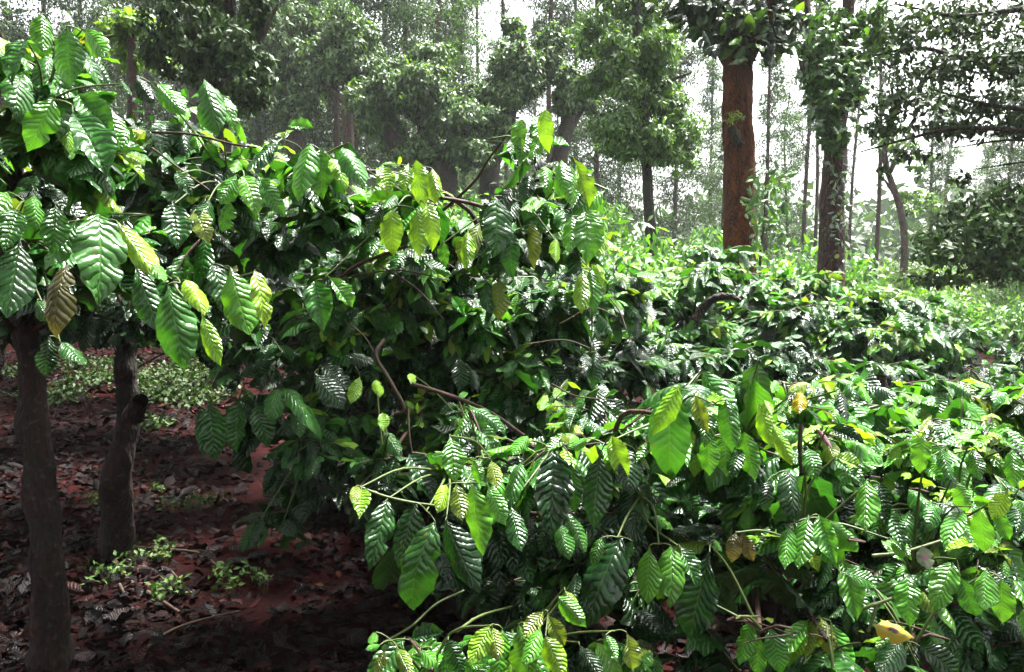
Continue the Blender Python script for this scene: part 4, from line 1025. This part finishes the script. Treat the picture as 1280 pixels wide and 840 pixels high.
def label_by_mark(items, fmt):
    for a, b_, nm in MARKS:
        L = sorted([t for t in items if a <= t[0] < b_], key=lambda t: t[1])
        for i, t in enumerate(L): t[2]['label'] = fmt % (nm, ORD[min(i, 21)] if len(L) > 1 else 'the only one')
far_specs = []; bush_specs = []
def far_tree(px, d, k, s, lean=0.0):
    g = np.array([at(px, 420, d)[0], d, 0]); g[2] = gz(g[0], g[1]) - .1
    o = empty('far_tree', g, 'tall thin tree fading into the mist beyond the bank', 'tree', 'misty tall trees of the far plantation')
    o.rotation_euler = (0, lean, random.uniform(0, 6.28)); o.scale = (s, s, s)
    for nm, me in zip(('trunk', 'branches', 'crown'), PROT[k]):
        c = bpy.data.objects.new(nm, me); link(c, o)
        if nm != 'trunk': c['kind'] = 'stuff'
    far_specs.append((px, d, o))
for px, d, k, s in [(-60, 30, 1, 1), (20, 27, 0, 1), (75, 34, 3, 1), (120, 32, 1, .9), (195, 30, 0, 1), (250, 26, 1, 1), (330, 30, 1, 1.1), (365, 27, 0, 1), (400, 34, 1, 1.1), (445, 31, 0, 1.1),
                     (480, 38, 1, 1.2), (505, 30, 1, 1), (540, 27, 2, .9), (565, 36, 0, 1.0), (598, 44, 3, 1.0), (580, 30, 2, .62), (630, 40, 3, 1.0), (665, 46, 0, .8), (720, 34, 0, .9), (745, 30, 1, .9), (770, 38, 1, 1), (700, 40, 2, .7), (620, 34, 2, .6),
                     (885, 38, 2, .8), (900, 30, 2, .45), (955, 30, 2, .75), (985, 36, 2, .65), (1003, 32, 3, .8), (1015, 36, 3, .8), (1092, 30, 3, .8), (1160, 30, 2, .6), (1175, 38, 3, .8), (1250, 30, 2, .7), (1290, 26, 1, .55), (1225, 44, 0, .5), (1340, 30, 1, 1),
                     (840, 34, 0, .9), (1060, 40, 3, .8), (690, 28, 3, .9), (425, 26, 3, .9), (160, 40, 1, 1), (270, 40, 1, 1.1), (520, 46, 1, 1.2), (385, 44, 1, 1.2)]:
    far_tree(px, d, k, s, random.uniform(-.03, .03))
tree('crooked_tree', 'crooked tree with a bowed pinkish trunk against the bright sky on the right', 'tree', None, 1132, 26,
     [(1130, 340, 26), (1130, 290, 26), (1122, 250, 26), (1110, 215, 26), (1106, 190, 26), (1112, 160, 26)], [([(1124, 255, 26), (1108, 228, 26), (1100, 220, 26)], .05, .03), ([(1113, 215, 26), (1125, 190, 26), (1140, 175, 26)], .08, .04)],
     [(1125, 170, 26, 30, 14, 400), (1150, 195, 26, 26, 20, 500), (1100, 180, 26, 20, 10, 200), (1145, 250, 26.5, 28, 22, 500)], .22, T_LT, M_BROWN, .12, .08)

label_by_mark(far_specs, 'tall thin misty tree behind %s, %s of those there')
# unseen tall trees added round the camera, their crowns blocking part of the skylight
def added_canopy_proto():
    lv = Soup(); br = Soup()
    tv = Soup(); V, F = tube([(0, 0, 0), (.1, .1, 5), (0, .2, 9), (.2, 0, 13)], .26, .1, 10, 30, rough=.08); tv.add(V, F)
    for i in range(46):
        a = random.uniform(0, 6.28); R = 3.6 * math.sqrt(random.uniform(.03, 1)); z = random.uniform(6.8, 12.5)
        e = np.array([R * math.cos(a), R * math.sin(a), z])
        V, F = tube([(0, 0, z - 1.2), e * np.array([.5, .5, 1]) - np.array([0, 0, .3]), e], .05, .015, 5, 6); br.add(V, F)
        P, O = blob(e, (1.0, 1.0, .6), 700, clump=8, spread=.45, hollow=.2)
        c = cloud(P, .26, T_DK, O, .42, .5); lv.add(c.V[0], c.F[0], c.C[0])
    return proto_mesh('trunk', tv, M_BROWN), proto_mesh('branches', br, M_BROWN), proto_mesh('crown', lv, M_FAR)
CAN = added_canopy_proto()
for x, y, rz, lb in ((-5.6, 2.6, 0, 'tall unseen tree added left of the photographer to darken the left corner'), (-6.4, 9.5, 1, 'tall unseen tree added beyond the left edge by the dim back tree, blocking skylight'),
                     (-1.5, -5.5, 2, 'tall unseen tree added behind the photographer, blocking skylight'), (6.0, -3.5, 3, 'tall unseen tree added behind and right of the photographer, blocking skylight'), (-7.5, -4.0, 4, 'tall unseen tree added behind and left of the photographer, blocking skylight'), (10.5, 3.0, 5, 'tall unseen tree added to the right, blocking skylight')):
    o = empty('shade_tree', (x, y, float(gz(x, y)) - .1), lb, 'tree'); o.rotation_euler = (0, 0, rz)
    for nm, me in zip(('trunk', 'branches', 'crown'), CAN):
        c = bpy.data.objects.new(nm, me); link(c, o)
        if nm != 'trunk': c['kind'] = 'stuff'
# understorey coffee on the bank and beyond, as separate bushes sharing meshes
def bush_proto(n, leaf, cols, kf):
    s = Soup()
    for _ in range(7):
        P, O = blob((random.uniform(-.6, .6), random.uniform(-.6, .6), random.uniform(.7, 1.5)), (.75, .75, .5), n // 7, clump=8, spread=.35, hollow=.5)
        c = cloud(P, leaf, cols, O, .45, .7); s.add(c.V[0], c.F[0], c.C[0])
    t = Soup()
    for _ in range(5):
        V, F = tube([(random.uniform(-.1, .1), random.uniform(-.1, .1), 0), (random.uniform(-.5, .5), random.uniform(-.5, .5), 1.1)], .04, .02, 5, 6); t.add(V, F)
    return proto_mesh('foliage', s, M_FAR), proto_mesh('stems', t, M_DARK)
T_B1 = [(2, (.03, .10, .02)), (3, (.06, .17, .03)), (1, (.12, .25, .04))]
T_B2 = [(2, (.04, .09, .03)), (2, (.08, .16, .05)), (1, (.16, .26, .07))]
BP = [bush_proto(2100, .17, T_B1, 1), bush_proto(2100, .17, T_B1, 2), bush_proto(1900, .18, T_B2, 3), bush_proto(1900, .2, T_B2, 4)]
def far_bush(px, d, s, k):
    g = np.array([at(px, 420, d)[0], d, 0]); g[2] = gz(g[0], g[1]) - .05
    if d < 13 : lb = 'coffee bush on the near foot of the bank'
    o = empty('coffee_bush', g, 'small distant coffee bush on the slope under the shade trees', 'coffee bush', 'distant coffee bushes under the shade trees')
    o.rotation_euler = (0, 0, random.uniform(0, 6.28)); o.scale = (s, s, s * random.uniform(.85, 1.15))
    for nm, me in zip(('foliage', 'stems'), BP[k]):
        c = bpy.data.objects.new(nm, me); link(c, o); c['kind'] = 'stuff'
    bush_specs.append((px, d, o))
random.seed(5)
for d, x0, x1, st in ((11.5, 380, 760, 120), (14, 120, 1000, 95), (17, 300, 1330, 80), (21, 40, 1340, 68), (26, 0, 1340, 60), (32, 0, 1340, 58), (40, 820, 1340, 42), (50, 820, 1340, 36)):
    px = x0
    while px < x1:
        if px > 1060 and d < 13: break
        far_bush(px + random.uniform(-15, 15), d + random.uniform(-1, 1), random.uniform(.85, 1.2) * (.75 if px > 1080 and d < 24 else 1.15 if px > 1080 else 1), random.choice([0, 1] if d < 18 else [1, 2, 3]))
        px += st

label_by_mark(bush_specs, 'small distant coffee bush on the slope below %s, %s there')
# the wooded hill that closes the view
def hill():
    P = []
    n = 26000
    x = rng.uniform(-75, 75, n); y = rng.uniform(52, 80, n)
    u = rng.uniform(0, 1, n) ** .8
    hgt = 6 + 7 * sm(-x, -5, 30) + 1.6 * np.sin(x * .45) + 1.1 * np.sin(x * 1.3 + 1)
    z = gz(x, y) + u * hgt
    c = cloud(np.stack([x, y, z], 1), 1.1, T_OAK, None, .6, .3)
    o = c.build('far_woods', M_FAR, None, stuff=True)
    o['label'] = 'pale misty woods closing the view behind the tall trees'; o['category'] = 'woods'
hill()

# ------------------------------------------------------------------ litter, weeds, twigs on the floor
random.seed(21)
LT = [(7, (.005, .003, .003)), (4, (.010, .0045, .004)), (2, (.024, .006, .005)), (.8, (.026, .018, .018)), (.2, (.07, .022, .01))]
def litter():
    lv = Leaves(); n = 34000
    while n:
        y = random.uniform(1.6, 13); x = random.uniform(-.75, .45) * y - .2
        if x > 1.6: continue
        path = math.exp(-((x + .36 * y * .9 + .1) / .45) ** 2) if 3 < y < 9 else 0
        if random.random() < path * .75: continue
        z = float(gz(x, y)) + random.uniform(.012, .04)
        a = norm(np.array([random.gauss(0, 1), random.gauss(0, 1), random.gauss(0, .22)])) * random.choice([1, 1, 1, 1.7]) * random.uniform(.03, .085)
        lv.add(np.array([x, y, z]), a, np.array([random.gauss(0, .6), random.gauss(0, .6), random.choice([1, 1, -1])]), random.uniform(.3, .5), pick(LT))
        n -= 1
    P, X, Y, Z, L, W, Cc, T, H = lv.arrays()
    mid = P + Y * L[:, None] * .5
    px, py, d = proj(mid)
    score = np.where((px > -10) & (px < 520) & (py > 440) & (py < 850), L * FPX / d, 0)
    sel = np.argsort(-score)[:300]
    selm = np.zeros(len(P), bool); selm[sel] = True
    gl = np.array([0, 0, 0.])
    for i in sel:
        o = bpy.data.objects.new('fallen_leaf', ME_LIT[T[i]])
        set_obj(o, P[i], X[i], Y[i], Z[i], L[i], W[i], gl); o.color = (*Cc[i], 1); link(o, ground)
    r = ~selm
    s = soup_of(P[r], X[r], Y[r], Z[r], L[r], W[r], Cc[r], T[r])
    o = s.build('leaf_litter', M_LITTER, None, stuff=True)
    o['label'] = 'dark wet dead leaves strewn over the red earth'; o['category'] = 'leaf litter'
litter()
M_WEED = leaf_material('weed_leaf', False, detail=False, rough=.5, transl=.2, spec=.2)
def weed(px, py, n, r, label):
    g = gp(px, py)
    o = empty('weed', g, label, 'weed', 'little green weeds on the red earth')
    P = []; st = Soup()
    for _ in range(n):
        a = random.uniform(0, 6.28); q = r * math.sqrt(random.random())
        x, y = g[0] + q * math.cos(a), g[1] + q * math.sin(a)
        z = float(gz(x, y)); h = random.uniform(.03, .09)
        V, F = tube([(x, y, z), (x + .01, y, z + h)], .0015, .001, 3, 3); st.add(V, F)
        for k in range(random.randint(3, 6)):
            P.append((x + random.gauss(0, .012), y + random.gauss(0, .012), z + h + random.gauss(0, .01)))
    c = cloud(np.array(P), .034, [(1, (.014, .04, .008)), (1, (.028, .07, .012))], None, .5, -.05)
    c.build('leaves', M_WEED, o, stuff=True); st.build('stems', M_GTWIG, o, stuff=True)
for px, py, n, r, lb in [(232, 640, 26, .16, 'leafy weed patch beside the bare red path'), (300, 735, 30, .14, 'loose green weed clump lowest on the bare red path'), (185, 705, 26, .15, 'green weed clump at the foot of the second trunk'), (205, 750, 18, .09, 'small ferny seedling below the second trunk'),
                         (120, 635, 12, .05, 'lone seedling between the two trunks'), (275, 632, 8, .06, 'tiny seedling at the top of the bare path'), (135, 730, 20, .12, 'thin weeds among twigs below the second trunk'), (200, 620, 6, .05, 'tiny sprig right of the second trunk')]:
    weed(px, py, n, r, lb)
def cover(name, areas, label):
    P = []
    for px, py, r, n in areas:
        g = gp(px, py)
        for _ in range(n):
            a = random.uniform(0, 6.28); q = r * math.sqrt(random.random()) * random.uniform(.6, 1.1)
            x, y = g[0] + q * math.cos(a), g[1] + q * math.sin(a)
            P.append((x, y, float(gz(x, y)) + random.uniform(.02, .09)))
    c = cloud(np.array(P), .06, [(2, (.008, .024, .005)), (1, (.016, .042, .008))], None, .6, -.05)
    o = c.build(name, M_WEED, None, stuff=True); o['label'] = label; o['category'] = 'ground cover'
cover('ground_cover', [(205, 485, .55, 900), (230, 465, .5, 500), (250, 500, .45, 450), (180, 500, .3, 200), (60, 500, .45, 400), (20, 470, .5, 400), (110, 480, .35, 260), (195, 535, .2, 150), (120, 460, .6, 500)],
      'low green herbs carpeting the earth beyond the trunks')
def stick(pts, r, label):
    q = [gp(px, py) + np.array([0, 0, .02 + random.uniform(0, .02)]) for px, py in pts]
    V, F = tube(q, r, r * .5, 6, 14, rough=.12, knots=2)
    o = mesh_np('fallen_stick', V, F, M_TWIG)
    o['label'] = label; o['category'] = 'stick'; o['group'] = 'fallen sticks on the red earth'
for pts, r, lb in [([(140, 700), (160, 730), (190, 750), (225, 775)], .014, 'pale fallen stick slanting below the second trunk'), ([(150, 740), (165, 765), (178, 785)], .008, 'short orange-brown stick left of the slanting one'),
                   ([(160, 690), (210, 695), (250, 700), (275, 718)], .009, 'curved stick lying across the bare path'), ([(215, 720), (232, 738), (245, 745)], .006, 'thin broken twig under the weed patch'),
                   ([(0, 820), (20, 805), (40, 788)], .008, 'dark stick at the bottom left corner'), ([(170, 830), (210, 800), (260, 782), (300, 775)], .008, 'long thin stick along the bottom of the path'),
                   ([(0, 585), (30, 575), (60, 580)], .008, 'stick lying left of the nearest trunk')]:
    stick(pts, r, lb)
# knot hole on the second trunk
V, F = tube([at(166, 520, 3.86), at(172, 507, 3.78), at(176, 500, 3.74)], .05, .035, 10, 8, rough=.15)
mesh_np('knot', V, F, M_BARK, A2.root)

# ------------------------------------------------------------------ mist
def haze():
    V = [(x, y, z) for z in (-3.5, 32) for y in (-16, 155) for x in (-95, 95)]
    F = [(0, 1, 3, 2), (4, 6, 7, 5), (0, 4, 5, 1), (2, 3, 7, 6), (0, 2, 6, 4), (1, 5, 7, 3)]
    me = bpy.data.meshes.new('haze'); me.from_pydata(V, [], F)
    bm = bmesh.new(); bm.from_mesh(me); bmesh.ops.recalc_face_normals(bm, faces=bm.faces); bm.to_mesh(me); bm.free(); me.update()
    o = link(bpy.data.objects.new('haze', me)); o['kind'] = 'stuff'
    m, nt, out_ = new_mat('mist')
    pv = N(nt, 'ShaderNodeVolumePrincipled', i_Density=HAZE); pv.inputs['Color'].default_value = (.93, .95, 1, 1)
    nt.links.new(pv.outputs[0], out_.inputs['Volume'])
    me.materials.append(m)
HAZE = 0.0005
haze()
